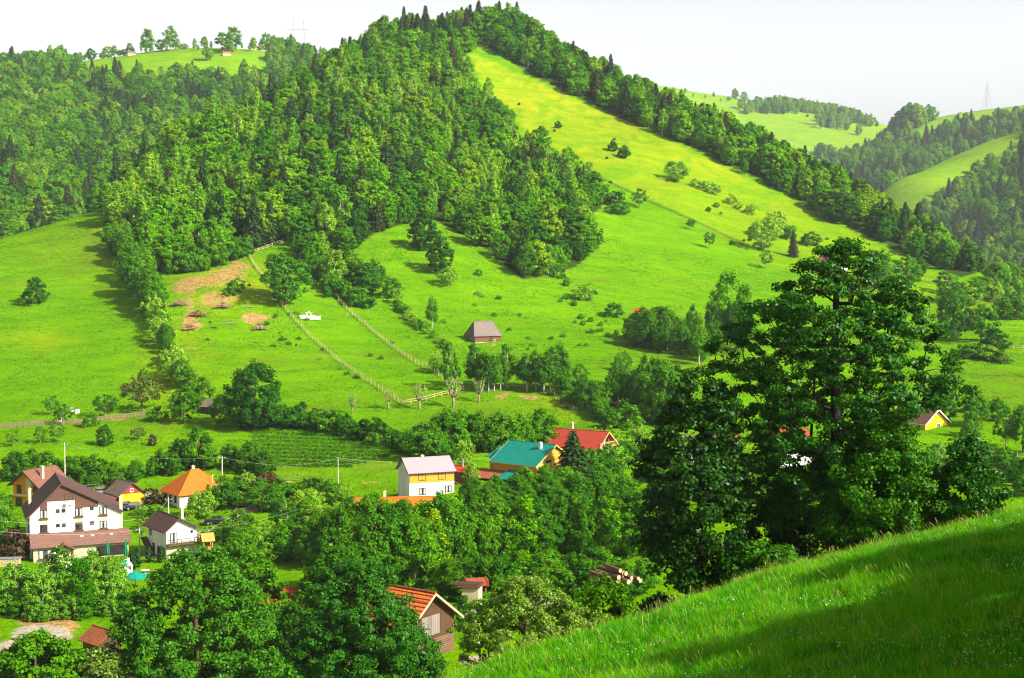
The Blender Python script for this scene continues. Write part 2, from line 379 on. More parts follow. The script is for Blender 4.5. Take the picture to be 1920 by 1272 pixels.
# ---- the near slope the photographer stands on
fg = [cp(*p) for p in [(1920,962,64),(1700,1020,62),(1480,1084,60),(1240,1157,58),(1050,1217,56),(880,1274,54),
      (1920,1272,34),(1600,1276,36),(1300,1280,40),(1100,1285,46),(1750,1120,46),(1500,1180,46),(1250,1230,48)]]
fg += [tuple(S*v for v in p) for p in [(0,0,-1.6),(5,15,-5.0),(-6,15,-7.5),(-15,34,-16),(-12,50,-20),(25,10,-0.5),(24,28,-4.6),(40,40,-2.5),(60,40,4),(60,0,8),(30,-30,4),(0,-30,3),(-30,-30,-4),(-30,5,-14),
      (48,62,-4),(40,80,-10),(27,76,-15.2),(17.5,77,-17.6),(10.2,76,-19.3),(1.5,72,-23),(-8,68,-27),(-20,62,-30),(-35,50,-34),(60,90,-9),(75,70,0),(80,110,-14),
      (0,105,-41),(20,108,-39),(40,115,-32),(-30,90,-43),(30,135,-46),(60,145,-40),(90,150,-30),(-50,60,-43),(-45,20,-28),(-45,-30,-16),(0,130,-47),(-40,120,-48)]]
T_fg = TPS(fg, 0.02)
FX = np.arange(-62*S, 95*S, 1.1); FY = np.arange(-42*S, 150*S, 1.1)
GX, GY = np.meshgrid(FX, FY); FZ = T_fg(GX, GY)+0.22*vnoise(GX, GY, 9, 5)+0.10*vnoise(GX, GY, 3, 6)
def fgz(x, y):
    x = np.asarray(x, float); y = np.asarray(y, float)
    fx = (x-FX[0])/1.1; fy = (y-FY[0])/1.1
    ok = (fx >= 0) & (fy >= 0) & (fx < len(FX)-1) & (fy < len(FY)-1)
    i = np.clip(np.floor(fx).astype(int), 0, len(FX)-2); j = np.clip(np.floor(fy).astype(int), 0, len(FY)-2); a = fx-i; b = fy-j
    v = (FZ[j, i]*(1-a)+FZ[j, i+1]*a)*(1-b)+(FZ[j+1, i]*(1-a)+FZ[j+1, i+1]*a)*b
    return np.where(ok, v, -1e4)
SHEETS = {'main': SH_main, 'bl': SH_bl, 'r1': SH_r1, 'r2': SH_r2, 'r3': SH_r3, 'fg': fgz}
def gz(x, y, which=None):
    ks = SHEETS if which is None else (which if isinstance(which, (list, tuple)) else [which])
    z = np.full(np.shape(x), -1e4)
    for k in ks: z = np.maximum(z, SHEETS[k](x, y))
    return z
TT = np.concatenate([np.arange(25, 150, 0.5), np.arange(150, 500, 0.5), np.arange(500, 3060, 2.0)])*S
def P(px, py, which=None):
    """where the sight line of a photo pixel meets the ground"""
    d = ray(px, py); d = d/d[1]; x = d[0]*TT; z = d[2]*TT; g = gz(x, TT, which)
    k = np.nonzero(g >= z)[0]
    if len(k) == 0:      # just above a skyline: take the nearest approach
        q = np.where((TT > 400*S) if which in ('bl', 'r1', 'r2', 'r3') else (TT > 0), z-g, 1e9); i = int(np.argmin(q)); return np.array([x[i], TT[i], float(g[i])])
    i = k[0]
    if i == 0: return np.array([x[0], TT[0], float(g[0])])
    a = (z[i-1]-g[i-1])/((z[i-1]-g[i-1])+(g[i]-z[i])+1e-9) if g[i-1] > -5e3 else 1.0
    t = TT[i-1]+a*(TT[i]-TT[i-1]); return np.array([d[0]*t, t, float(gz(np.array(d[0]*t), np.array(t), which))])

# ---- woods (polygons of where the trees stand, in survey pixels of the photo)
F_MAIN = [(195,402),(212,470),(235,520),(262,560),(285,500),(330,515),(400,497),(462,475),(545,448),(575,500),(620,545),(655,565),(705,560),(690,505),(660,470),(700,440),(740,425),
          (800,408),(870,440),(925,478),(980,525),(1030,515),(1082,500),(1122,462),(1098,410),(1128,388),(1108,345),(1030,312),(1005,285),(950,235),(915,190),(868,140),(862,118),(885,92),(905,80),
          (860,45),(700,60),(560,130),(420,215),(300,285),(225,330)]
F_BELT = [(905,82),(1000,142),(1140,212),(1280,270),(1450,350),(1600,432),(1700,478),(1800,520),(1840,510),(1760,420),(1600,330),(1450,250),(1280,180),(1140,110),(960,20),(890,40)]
STRIP_R1 = [(1625,392),(1700,322),(1800,276),(1860,256),(1925,236),(1925,285),(1870,305),(1800,350),(1745,385),(1700,430),(1640,450)]
def smooth_mask(px, py, poly): return inpoly(px, py, poly).astype(float)
px_, py_ = proj(SH_main.X, SH_main.Y, SH_main.z)
pxn = px_+14*vnoise(SH_main.X, SH_main.Y, 7, 51)+7*vnoise(SH_main.X, SH_main.Y, 3, 52); pyn = py_+7*vnoise(SH_main.X, SH_main.Y, 6, 53)
WM = SH_main
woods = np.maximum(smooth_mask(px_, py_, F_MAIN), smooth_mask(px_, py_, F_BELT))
def blob(px, py, cx, cy, rx, ry): return np.clip(1.25-np.sqrt(((px-cx)/rx)**2+((py-cy)/ry)**2), 0, 1)
behind = (SH_main.Y > 480*S)
yellow = np.clip(inpoly(px_, py_, [(880,95),(1000,150),(1280,275),(1500,385),(1700,490),(1900,570),(1700,560),(1450,500),(1280,400),(1100,320),(980,240),(900,150)]).astype(float), 0, 1)
yellow = yellow*(0.35+0.6*np.clip((430-py_)/250, 0, 1))
yellow = np.maximum(yellow, 0.55*blob(px_, py_, 330, 690, 70, 120)); yellow = np.maximum(yellow, 0.4*blob(px_, py_, 70, 640, 90, 26))
yellow = np.maximum(yellow, 0.8*blob(px_, py_, 430, 530, 110, 60)); yellow = np.maximum(yellow, 0.45*blob(px_, py_, 1050, 760, 120, 40))
yellow = np.maximum(yellow, 0.4*blob(px_, py_, 1790, 570, 120, 20))
yellow = np.maximum(yellow, 0.5*blob(px_, py_, 60, 870, 110, 30))
yellow[behind] *= (woods[behind] < 0.5)
bare = np.zeros_like(woods)
for c in [(352,532,44,28,.82),(350,572,28,32,.66),(428,518,54,24,.8),(392,530,50,20,.72),(356,602,26,24,.8),(415,560,60,30,.62),(450,500,30,14,.8),(480,598,42,16,.85),(355,655,24,12,.6),(945,745,26,8,.7),(1005,745,30,8,.8),(1155,752,26,10,.85),(925,785,20,7,.6),
          (232,758,5,30,.4),(920,650,14,7,.9),(100,1170,72,30,1),(180,430,34,34,.5),(1205,752,14,6,.5),(235,785,24,8,.6),(925,885,20,8,.8),(640,590,8,3,.6),(1880,880,20,8,1)]:
    bare = np.maximum(bare, c[4]*blob(pxn, pyn, c[0], c[1], c[2], c[3]))
dry = np.maximum(0.9*blob(px_, py_, 150, 470, 120, 60), np.maximum(0.9*blob(px_, py_, 1850, 730, 130, 60), 0.5*blob(px_, py_, 640, 875, 160, 30)))
dry = np.maximum(dry, 0.7*blob(px_, py_, 900, 790, 160, 50))
paved = np.zeros_like(woods)
for c in [(80,1190,70,22,1),(20,1215,60,14,1),(310,1040,55,12,1),(340,985,60,5,.8),(1150,1095,90,14,1),(900,1240,60,14,1),(1020,1130,80,14,.8),(1878,882,26,9,1),(180,930,50,6,.8)]:
    paved = np.maximum(paved, c[4]*blob(pxn, pyn, c[0], c[1], c[2], c[3]))
paved = np.maximum(paved, inpoly(pxn, py_, [(355,1003),(420,984),(452,958),(500,944),(508,948),(462,966),(428,994),(370,1012)]).astype(float))
paved = np.maximum(paved, .9*inpoly(pxn, py_, [(120,938),(200,930),(300,925),(300,930),(200,937),(125,946)]).astype(float))
for c in [(520,905,44,5,.8),(600,900,26,4,.7),(455,940,20,5,.7),(700,905,36,5,.6),(285,875,20,6,.55),(1862,815,20,5,.5)]: bare = np.maximum(bare, c[4]*blob(pxn, py_, c[0], c[1], c[2], c[3]))
# old hay terraces: faint darker bands that follow the height of the land
band = np.sin(SH_main.z*0.62+2.2*vnoise(SH_main.X, SH_main.Y, 60, 81)); dry = np.maximum(dry, .42*np.clip(band-.55, 0, 1)*2*(vnoise(SH_main.X*.4, SH_main.Y, 40, 82) > -.1))
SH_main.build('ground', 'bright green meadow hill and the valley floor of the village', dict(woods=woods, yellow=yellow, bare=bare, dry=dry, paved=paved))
def zeros(s): return np.zeros_like(s.z)
pb = proj(SH_bl.X, SH_bl.Y, SH_bl.z)
BL_OPEN = [(120,122),(200,84),(300,76),(520,80),(500,150),(440,160),(380,148),(330,148),(250,152),(190,150)]
BL_OPEN2 = [(-10,350),(40,300),(40,330),(-10,380)]
wb = 1-np.maximum(smooth_mask(pb[0], pb[1], BL_OPEN), smooth_mask(pb[0], pb[1], BL_OPEN2))
SH_bl.build('hill', 'wooded hill with skyline meadows behind the left slope', dict(woods=wb, yellow=0.25*np.ones_like(wb), bare=zeros(SH_bl), dry=zeros(SH_bl), paved=zeros(SH_bl)))
p1 = proj(SH_r1.X, SH_r1.Y, SH_r1.z); w1 = 1-smooth_mask(p1[0], p1[1], STRIP_R1)
SH_r1.build('hill', 'nearer forested hill at the right edge with a pale grass ridge', dict(woods=w1, yellow=0.35*np.ones_like(w1), bare=zeros(SH_r1), dry=zeros(SH_r1), paved=zeros(SH_r1)))
p2 = proj(SH_r2.X, SH_r2.Y, SH_r2.z); R2_OPEN = [(1700,262),(1735,215),(1850,195),(1930,180),(1930,215),(1850,222),(1790,232),(1740,262)]
w2 = 1-smooth_mask(p2[0], p2[1], R2_OPEN)
SH_r2.build('hill', 'middle hill on the right carrying the power pylon', dict(woods=w2, yellow=0.3*np.ones_like(w2), bare=zeros(SH_r2), dry=zeros(SH_r2), paved=zeros(SH_r2)))
SH_r3.build('hill', 'pale distant meadow hill on the right skyline', dict(woods=zeros(SH_r3), yellow=0.4*np.ones_like(SH_r3.z), bare=zeros(SH_r3), dry=zeros(SH_r3), paved=zeros(SH_r3)))
# near slope
V = np.stack([GX, GY, FZ], 2).reshape(-1, 3); ny, nx = FZ.shape
a_ = (np.arange(ny-1)[:, None]*nx+np.arange(nx-1)[None]).ravel(); Q_ = np.stack([a_, a_+1, a_+nx+1, a_+nx], 1)
me = mk_mesh('near_slope', V, Q_, [M_ground], smooth=True)
for nm in ('woods', 'yellow', 'bare', 'dry', 'paved'): me.attributes.new(nm, 'FLOAT', 'POINT')
tag(link('grassy_slope', me), 'steep grassy slope in the bottom right foreground', kind='structure')
# base land out to the horizon
bm_ = MB(); n_ = 48
ring = [(0, -46*S-30)]
vs0 = [(0, 300, -95.0)]
fs0 = []
for j, (r_, z_) in enumerate(((900, -95), (3000, -92), (9000, -90))):
    for k in range(n_): vs0.append((r_*cos(2*pi*k/n_), 300+r_*sin(2*pi*k/n_), z_))
for k in range(n_): fs0.append((0, 1+k, 1+(k+1) % n_))
for j in range(2):
    for k in range(n_): fs0.append((1+j*n_+k, 1+(j+1)*n_+k, 1+(j+1)*n_+(k+1) % n_, 1+j*n_+(k+1) % n_))
bm_.add(vs0, fs0)
tag(bm_.build('land', M_ground), 'green lowland reaching the horizon', kind='structure')
# ================================================================== VEGETATION BUILDERS
def leaves(rng, cen, rad, per, size, centre, flat=0.75, out=0.7, droop=0.0, aspect=1.5):
    """cen (n,3) clump centres, rad (n,) radii: many small quads around each clump"""
    n = len(cen); per = int(per); m = n*per
    d = rng.normal(size=(m, 3)); d /= np.linalg.norm(d, axis=1)[:, None]
    r = rng.random(m)**0.45
    rr = np.repeat(rad, per)
    off = d*(r*rr)[:, None]; off[:, 2] *= flat
    p = np.repeat(cen, per, axis=0)+off
    oc = p-np.asarray(centre); oc /= np.linalg.norm(oc, axis=1)[:, None]+1e-6
    nrm = d*0.75+oc*out+rng.normal(size=(m, 3))*0.62+np.array([0, 0, 0.3]); nrm /= np.linalg.norm(nrm, axis=1)[:, None]
    t = rng.normal(size=(m, 3)); t[:, 2] -= droop; t -= nrm*(t*nrm).sum(1)[:, None]; t /= np.linalg.norm(t, axis=1)[:, None]
    b = np.cross(nrm, t); s = size*(0.6+0.8*rng.random(m))[:, None]
    V = np.stack([p-t*s*0.5*aspect, p+b*s*0.5, p+t*s*0.5*aspect, p-b*s*0.5], 1).reshape(-1, 3)
    return V, np.arange(4*m).reshape(-1, 4)
def grow(cen, trunk, r0, n=5, twig=0.02):
    """limbs that join each clump to the trunk through its nearest neighbours"""
    nodes_ = [Vector(p) for p in trunk]; par = [-1]+list(range(len(trunk)-1)); w = [0.0]*len(trunk); ch = []
    order = sorted(range(len(cen)), key=lambda i: math.hypot(cen[i][0]-trunk[-1][0], cen[i][1]-trunk[-1][1]))
    arr = [tuple(p) for p in nodes_]
    for i in order:
        c = cen[i]; A = np.array(arr); dv = c-A
        cost = np.linalg.norm(dv, axis=1)+1.2*np.maximum(-dv[:, 2]+0.15*np.hypot(dv[:, 0], dv[:, 1]), 0)
        j = int(np.argmin(cost)); pj = Vector(arr[j]); mid = pj.lerp(Vector(c), 0.5); mid.z += 0.08*(Vector(c)-pj).length
        arr.append(tuple(mid)); par.append(j); arr.append(tuple(c)); par.append(len(arr)-2)
    cnt = [1.0]*len(arr)
    for i in range(len(arr)-1, 0, -1):
        if par[i] >= 0: cnt[par[i]] += cnt[i]
    tot = cnt[0]; rad = [max(twig, r0*(c/tot)**0.48) for c in cnt]
    for i in range(len(trunk)): rad[i] = max(rad[i], r0*(1-0.75*i/(len(trunk))))
    mb = MB(); mb.tube(trunk, [rad[i]*(1.35 if i == 0 else 1) for i in range(len(trunk))], n+3)
    for i in range(len(trunk), len(arr)):
        j = par[i]; ra = min(rad[j], rad[i]*1.25) if j < len(trunk) else rad[j]
        if ra < twig*1.01 and n < 5: continue
        mb.tube([arr[j], arr[i]], [ra, rad[i]], n, cap=False)
    return mb
def shape_pts(rng, n, prof, asym=None, inner=0.45, minz=0.0):
    """clump centres inside a crown whose radius at height h is prof(h, angle)"""
    out = []
    k = rng.random(3)*6.28
    while len(out) < n:
        h = minz+(1-minz)*rng.random(); a = rng.random()*2*pi
        R_ = prof(h, a)*(1+0.16*sin(3*a+k[0]+5*h)+0.13*sin(5*a+k[1]-9*h)+0.08*sin(2*a+14*h+k[2]))
        if rng.random() > R_/1.0: continue
        r = R_*(inner+(1-inner)*rng.random()**0.5)
        out.append((r*cos(a), r*sin(a), h))
    return np.array(out)
BARK = simple('bark_brown', (0.07, 0.045, 0.03), (0.13, 0.09, 0.06), 3, 0.95, 0.5, 12)
BARK_D = simple('bark_dark', (0.018, 0.014, 0.010), (0.035, 0.026, 0.018), 3, 0.95, 0.5, 12)
BARK_W = simple('bark_birch', (0.55, 0.53, 0.48), (0.25, 0.23, 0.2), 2.5, 0.8, 0.2, 12)
BARK_L = simple('bark_pale', (0.35, 0.27, 0.17), (0.2, 0.15, 0.09), 3, 0.9, 0.4, 12)
LF = dict(
 wood=leafmat('leaf_wood', (0.048, 0.21, 0.0003), (0.16, 0.40, 0.0003), 0.36, 0.0, 0.6, c3=(0.26, 0.43, 0.003)),
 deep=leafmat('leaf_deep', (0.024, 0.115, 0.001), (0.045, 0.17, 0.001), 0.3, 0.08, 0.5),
 birch=leafmat('leaf_birch', (0.12, 0.32, 0.006), (0.24, 0.43, 0.012), 0.35, 0.12, 0.5),
 spruce=leafmat('leaf_spruce', (0.022, 0.075, 0.014), (0.045, 0.115, 0.016), 0.1, 0.15, 0.6, c3=(0.07, 0.075, 0.022)),
 bush=leafmat('leaf_bush', (0.040, 0.17, 0.001), (0.10, 0.28, 0.001), 0.3, 0.08, 0.55),
 lime=leafmat('leaf_lime', (0.17, 0.37, 0.006), (0.24, 0.43, 0.01), 0.35, 0.2, 0.5),
 plum=leafmat('leaf_plum', (0.10, 0.17, 0.012), (0.13, 0.16, 0.02), 0.3, 0.2, 0.5),
 apple=leafmat('leaf_apple', (0.13, 0.25, 0.02), (0.18, 0.28, 0.02), 0.3, 0.4, 0.42),
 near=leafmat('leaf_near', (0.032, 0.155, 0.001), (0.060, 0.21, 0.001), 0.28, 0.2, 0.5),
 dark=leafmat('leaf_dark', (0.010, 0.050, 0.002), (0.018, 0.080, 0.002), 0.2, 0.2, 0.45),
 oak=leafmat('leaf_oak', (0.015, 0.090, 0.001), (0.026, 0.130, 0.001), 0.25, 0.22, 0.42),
 red=leafmat('leaf_red', (0.06, 0.035, 0.015), (0.10, 0.05, 0.02), 0.2, 0.2, 0.5),
 willow=leafmat('leaf_willow', (0.12, 0.33, 0.008), (0.17, 0.37, 0.012), 0.35, 0.3, 0.5),
 thuja=leafmat('leaf_thuja', (0.012, 0.06, 0.008), (0.02, 0.08, 0.01), 0.1, 0.2, 0.6),
 blossom=leafmat('blossom', (0.75, 0.75, 0.55), (0.8, 0.8, 0.6), 0.2, 0.1, 0.6),
)
def ell(a, b=1.0, c0=0.5, p=2.2):
    return lambda h, ang: a*max(0.0, 1-abs((h-c0)/b)**p)**(1/p)
def egg(wid, low=0.18):
    def f(h, a):
        if h < low: return wid*0.25*max(h/low, 0)
        t = (h-low)/(1-low); return wid*(sin(pi*min(1, t**0.72))**0.62 if 0 < t < 1 else 0.0)
    return f
def cone(wid, low=0.05): return lambda h, a: 0.0 if h < low else wid*(1-(h-low)/(1-low))**0.85+0.01
PROTO = {}
def proto(key, seed, H, prof, n, per, crad, size, leaf, bark=BARK, r0=0.16, flat=0.75, droop=0.0, inner=0.45, minz=0.12, merged=True, tn=4, top=0.85, bend=0.05, extra=None, aspect=1.5, zc=0.45, minbr=0.02):
    """unit-less crown profile scaled to height H; returns meshes (single, or trunk + crown)"""
    rng = np.random.default_rng(seed)
    c = shape_pts(rng, n, prof, inner=inner, minz=minz)*np.array([H, H, H])
    rad = crad*(0.65+0.7*rng.random(n))
    V, Q = leaves(rng, c, rad, per, size, (0, 0, H*zc), flat, droop=droop, aspect=aspect)
    m_ = 6; tr = [((rng.random()-0.5)*bend*H*(k/m_), (rng.random()-0.5)*bend*H*(k/m_), -0.6+(H*top+0.6)*k/m_) for k in range(m_+1)]
    mb = grow(c, tr, r0, tn, minbr)
    ms = [LF[leaf] if isinstance(leaf, str) else leaf, bark]
    if extra is not None:
        k2 = rng.random(len(Q)) < extra[1]; 
        mi = k2.astype(int)*2; ms = ms+[LF[extra[0]]]
    else: mi = np.zeros(len(Q), int)
    if merged:
        me = bpy.data.meshes.new(key)
        tv = np.array(mb.v); tq = [f for f in mb.f if len(f) == 4]; tq = np.array(tq)
        VV = np.concatenate([V, tv]); QQ = np.concatenate([Q, tq+len(V)]); mm = np.concatenate([mi, np.ones(len(tq), int)])
        res = mk_mesh(key, VV, QQ, ms, mm)
    else:
        if extra is not None: ms = [ms[0], ms[2]]; mi = (mi > 0).astype(int)
        else: ms = ms[:1]
        res = (mk_mesh(key+'_crown', V, Q, ms, mi), mb.mesh(key+'_trunk', bark, True))
    PROTO.setdefault(key, []).append((res, H)); return res
def spruce_mesh(key, seed, H, W, layers, size, leaf='spruce', merged=True, per=7):
    rng = np.random.default_rng(seed); P_ = []; T_ = []; Nn = []
    for i in range(layers):
        h = 0.06+0.93*(i/layers)**0.92; Rm = W*H*(1-h)**0.8*(0.82+0.3*rng.random())+0.08; nb = max(5, int(13*(1-h)+5))
        a0 = rng.random()*6.28
        for b in range(nb):
            a = a0+2*pi*b/nb+rng.normal()*0.12; rr = Rm*(0.75+0.35*rng.random()); k = max(3, int(per*rr/(W*H)+2))
            for j in range(k*4):
                t = rng.random()**0.7; w = (rng.random()-0.5)*rr*0.42*(1.05-t); dr = -0.32*rr*t**1.5+0.10*rr*t
                P_.append((cos(a)*rr*t-sin(a)*w, sin(a)*rr*t+cos(a)*w, h*H+dr+rng.normal()*0.04*size))
                T_.append((cos(a)+rng.normal()*.3, sin(a)+rng.normal()*.3, -0.35+rng.normal()*.2)); Nn.append((cos(a)*0.5, sin(a)*.5, 0.8+rng.normal()*.3))
    p = np.array(P_); t = np.array(T_); nn = np.array(Nn)+rng.normal(size=p.shape)*0.35; nn /= np.linalg.norm(nn, axis=1)[:, None]
    t -= nn*(t*nn).sum(1)[:, None]; t /= np.linalg.norm(t, axis=1)[:, None]; b = np.cross(nn, t); s = (size*(0.6+0.8*rng.random(len(p))))[:, None]
    V = np.stack([p-t*s*0.8, p+b*s*0.38, p+t*s*0.8, p-b*s*0.38], 1).reshape(-1, 3); Q = np.arange(len(V)).reshape(-1, 4)
    mb = MB(); mb.tube([(0, 0, -0.6), (0, 0, H*0.5), (0, 0, H*0.99)], [H*0.018+0.05, H*0.010+0.03, 0.02], 6)
    if merged:
        tv = np.array(mb.v); tq = np.array([f for f in mb.f if len(f) == 4])
        res = mk_mesh(key, np.concatenate([V, tv]), np.concatenate([Q, tq+len(V)]), [LF[leaf], BARK], np.concatenate([np.zeros(len(Q), int), np.ones(len(tq), int)]))
    else: res = (mk_mesh(key+'_crown', V, Q, [LF[leaf]]), mb.mesh(key+'_trunk', BARK, True))
    PROTO.setdefault(key, []).append((res, H)); return res
# --- woodland kinds (trunk and crown in one mesh: too small to show apart)
for s_, w_ in ((1, .36), (2, .31), (3, .40), (4, .28), (5, .34), (6, .37)):
    proto('wood', s_, 12.0, egg(w_, 0.06), 135, 52, 0.80, 0.40, 'wood', r0=0.22, tn=3, minz=0.04, inner=0.45)
for s_ in (11, 12, 13):
    proto('birchw', s_, 13.0, egg(0.17, 0.16), 52, 52, 0.85, 0.38, 'birch', BARK_W, r0=0.15, flat=1.3, droop=1.0, tn=3, minz=0.14, top=0.95)
for s_ in (21, 22, 23): spruce_mesh('sprucew', s_, 16.0, 0.235, 24, 0.62, per=6)
for s_ in (31, 32, 33): proto('deepw', s_, 11.0, egg(.35, 0.03), 125, 46, 0.78, 0.40, 'deep', BARK_D, r0=0.2, tn=3, minz=0.03, inner=0.5)
for s_ in (34, 35): proto('farw', s_, 12.0, egg(.38, 0.05), 34, 22, 1.8, 1.25, 'wood', r0=0.2, tn=3, minz=0.05)
# --- village and meadow kinds (trunk and crown apart)
K = dict(merged=False)
for s_ in (41, 42, 43): proto('leafy', s_, 8.0, egg(.40, 0.12), 90, 60, 0.72, 0.26, 'bush', r0=0.17, tn=4, minz=0.1, **K)
for s_ in (44, 45): proto('round', s_, 6.0, egg(.46, 0.0), 90, 60, 0.6, 0.25, 'deep', r0=0.14, tn=4, minz=0.02, **K)
for s_ in (46, 47, 48): proto('alder', s_, 10.0, egg(.27, 0.05), 100, 58, 0.72, 0.25, LF['bush'] if s_ != 47 else LF['wood'], r0=0.13, tn=4, minz=0.05, flat=1.0, **K)
for s_ in (51, 52, 53): proto('orchard', s_, 5.0, lambda h, a: 0.0 if h < .28 else 0.52*(1-((h-.62)/.40)**2)**0.5 if abs(h-.62) < .4 else 0.0, 55, 42, 0.48, 0.2, 'bush', BARK_L, r0=0.12, minz=0.3, **K)
for s_ in (54,): proto('plum', s_, 5.0, lambda h, a: 0.0 if h < .3 else 0.60*(1-((h-.62)/.40)**2)**0.5 if abs(h-.62) < .4 else 0.0, 60, 46, 0.5, 0.2, 'plum', BARK, r0=0.13, minz=0.3, **K)
for s_ in (55, 56): proto('lime', s_, 5.0, egg(.45, .1), 60, 46, 0.5, 0.2, 'lime', BARK_L, r0=0.11, minz=0.1, **K)
for s_ in (57, 58): proto('birch', s_, 9.0, egg(.15, .22), 60, 52, 0.55, 0.22, 'bush', BARK_W, r0=0.12, flat=1.5, droop=1.2, minz=0.24, top=0.95, **K)
for s_ in (61, 62, 63): proto('shrub', s_, 2.6, egg(.62, 0.0), 36, 44, 0.42, 0.19, 'bush', r0=0.06, minz=0.02, tn=3, **K)
for s_ in (64, 65): proto('paleshrub', s_, 2.6, egg(.60, 0.0), 34, 36, 0.4, 0.18, 'lime', BARK_L, r0=0.06, minz=0.05, tn=3, **K)
for s_ in (66,): proto('redshrub', s_, 3.0, egg(.55, 0.0), 40, 40, 0.45, 0.2, 'red', r0=0.06, minz=0.05, tn=3, **K)
for s_ in (67, 68): proto('willow', s_, 7.0, egg(.40, 0.0), 110, 70, 0.62, 0.22, 'willow', BARK_L, r0=0.14, minz=0.03, tn=4, droop=0.5, **K)
for s_ in (69,): proto('elder', s_, 6.0, egg(.42, 0.0), 90, 70, 0.6, 0.24, 'bush', BARK_L, r0=0.14, minz=0.03, extra=('blossom', 0.10), **K)
proto('thuja', 71, 3.4, egg(.17, 0.0), 70, 44, 0.22, 0.13, 'thuja', r0=0.06, minz=0.0, tn=3, **K)
spruce_mesh('spruce', 72, 10.0, 0.24, 30, 0.3, merged=False, per=12)
proto('elm', 73, 13.0, egg(.42, .04), 240, 80, 1.0, 0.28, 'deep', BARK, r0=0.3, minz=0.06, tn=5, **K)
proto('bigleafy', 74, 11.0, egg(.42, .04), 190, 85, 0.95, 0.28, 'bush', BARK, r0=0.25, minz=0.05, tn=5, **K)
# bare pollarded fruit trees: knobbly limbs and a little foliage
for s_ in (81, 82):
    rng = np.random.default_rng(s_)
    mb = MB(); tips = []
    mb.tube([(0,0,-.4),(0.06,0,.9),(0,.05,1.6)], [.26,.2,.19], 7)
    for k in range(7):
        a = k*0.9+rng.random()*.4; l = 1.0+0.9*rng.random(); x, y = cos(a)*l*.75, sin(a)*l*.75
        mb.tube([(0,.05,1.4),(x*.6,y*.6,2.0+.2*rng.random()),(x,y,2.2+l*.9)], [.13,.1,.07], 5); tips += [(x,y,2.2+l*.9),(x*.8,y*.8,2.2+l*.5)]
        for q in range(3):
            mb.tube([(x,y,2.1+l*.8),(x+rng.normal()*.3,y+rng.normal()*.3,2.9+l*.9)], [.04,.015], 3)
    t_ = np.array(tips); V, Q = leaves(rng, t_, np.full(len(t_), .42), 26, 0.17, (0,0,2.5))
    PROTO.setdefault('pollard', []).append(((mk_mesh('pollard_crown', V, Q, [LF['lime']]), mb.mesh('pollard_trunk', BARK_L, True)), 4.4))

PRNG = random.Random(5)
CAT = dict(spruce='spruce', sprucew='spruce', birch='birch', birchw='birch', shrub='bush', paleshrub='bush', redshrub='bush', thuja='thuja', elder='bush', willow='willow')
NAME = dict(wood='forest_tree', deepw='forest_tree', farw='forest_tree', alder='alder_tree', spruce='spruce_tree', sprucew='spruce_tree', birch='birch_tree', birchw='birch_tree', shrub='bush', paleshrub='bush', redshrub='bush', thuja='thuja_shrub', elder='elder_bush', willow='willow_bush',
            orchard='fruit_tree', plum='fruit_tree', lime='fruit_tree', pollard='pollarded_fruit_tree', elm='elm_tree')
def put(key, x, y, z, h, label=None, group=None, wide=1.0, k=None, rz=None):
    lst = PROTO[key]; res, H = lst[PRNG.randrange(len(lst)) if k is None else k]
    s = h/H; nm = NAME.get(key, 'broadleaf_tree'); cat = CAT.get(key, 'tree')
    rz = PRNG.random()*6.28 if rz is None else rz
    sc = (s*wide, s*wide, s)
    if isinstance(res, tuple):
        o = empty(nm, (x, y, z), rz); o.scale = sc
        link('crown', res[0], o); link('trunk', res[1], o)
    else: o = link(nm, res, None, (x, y, z), rz, sc)
    tag(o, label, cat, group); return o
def plant(key, px, py, hpx, label, group=None, wide=1.0, k=None, sheet=None, dz=0.0, rz=None):
    p = P(px, py, sheet); h = hpx*p[1]/F
    return put(key, p[0], p[1], p[2]+dz, h, label, group, wide, k, rz)
# ================================================================== WOODS
def scatter(sheet, poly, x0, x1, y0, y1, step, seed, jitter=0.48, excl=()):
    """tree positions: a jittered grid in plan, kept where the ground lies inside the wood's outline"""
    rng = np.random.default_rng(seed)
    xs = np.arange(x0, x1, step); ys = np.arange(y0, y1, step); X, Y = np.meshgrid(xs, ys)
    X = X.ravel()+rng.uniform(-jitter, jitter, X.size)*step; Y = Y.ravel()+rng.uniform(-jitter, jitter, Y.size)*step
    Z = gz(X, Y, sheet); q = Z > -5e3; X, Y, Z = X[q], Y[q], Z[q]
    a, b = proj(X, Y, Z); k = (a > -60) & (a < 1985)
    m = np.zeros(len(X), bool)
    for pl in poly: m |= inpoly(a, b, pl)
    for pl in excl: m &= ~inpoly(a, b, pl)
    k &= m
    # leave out ground that a nearer ridge hides completely
    X, Y, Z, a, b = X[k], Y[k], Z[k], a[k], b[k]
    vis = np.ones(len(X), bool); top = Z+18
    for f in np.linspace(0.35, 0.985, 40):
        g = gz(X*f, Y*f, ['main', 'bl', 'r1', 'r2', 'r3']); vis &= ~(g > top*f+1.0)
    return X[vis], Y[vis], Z[vis], a[vis], b[vis]
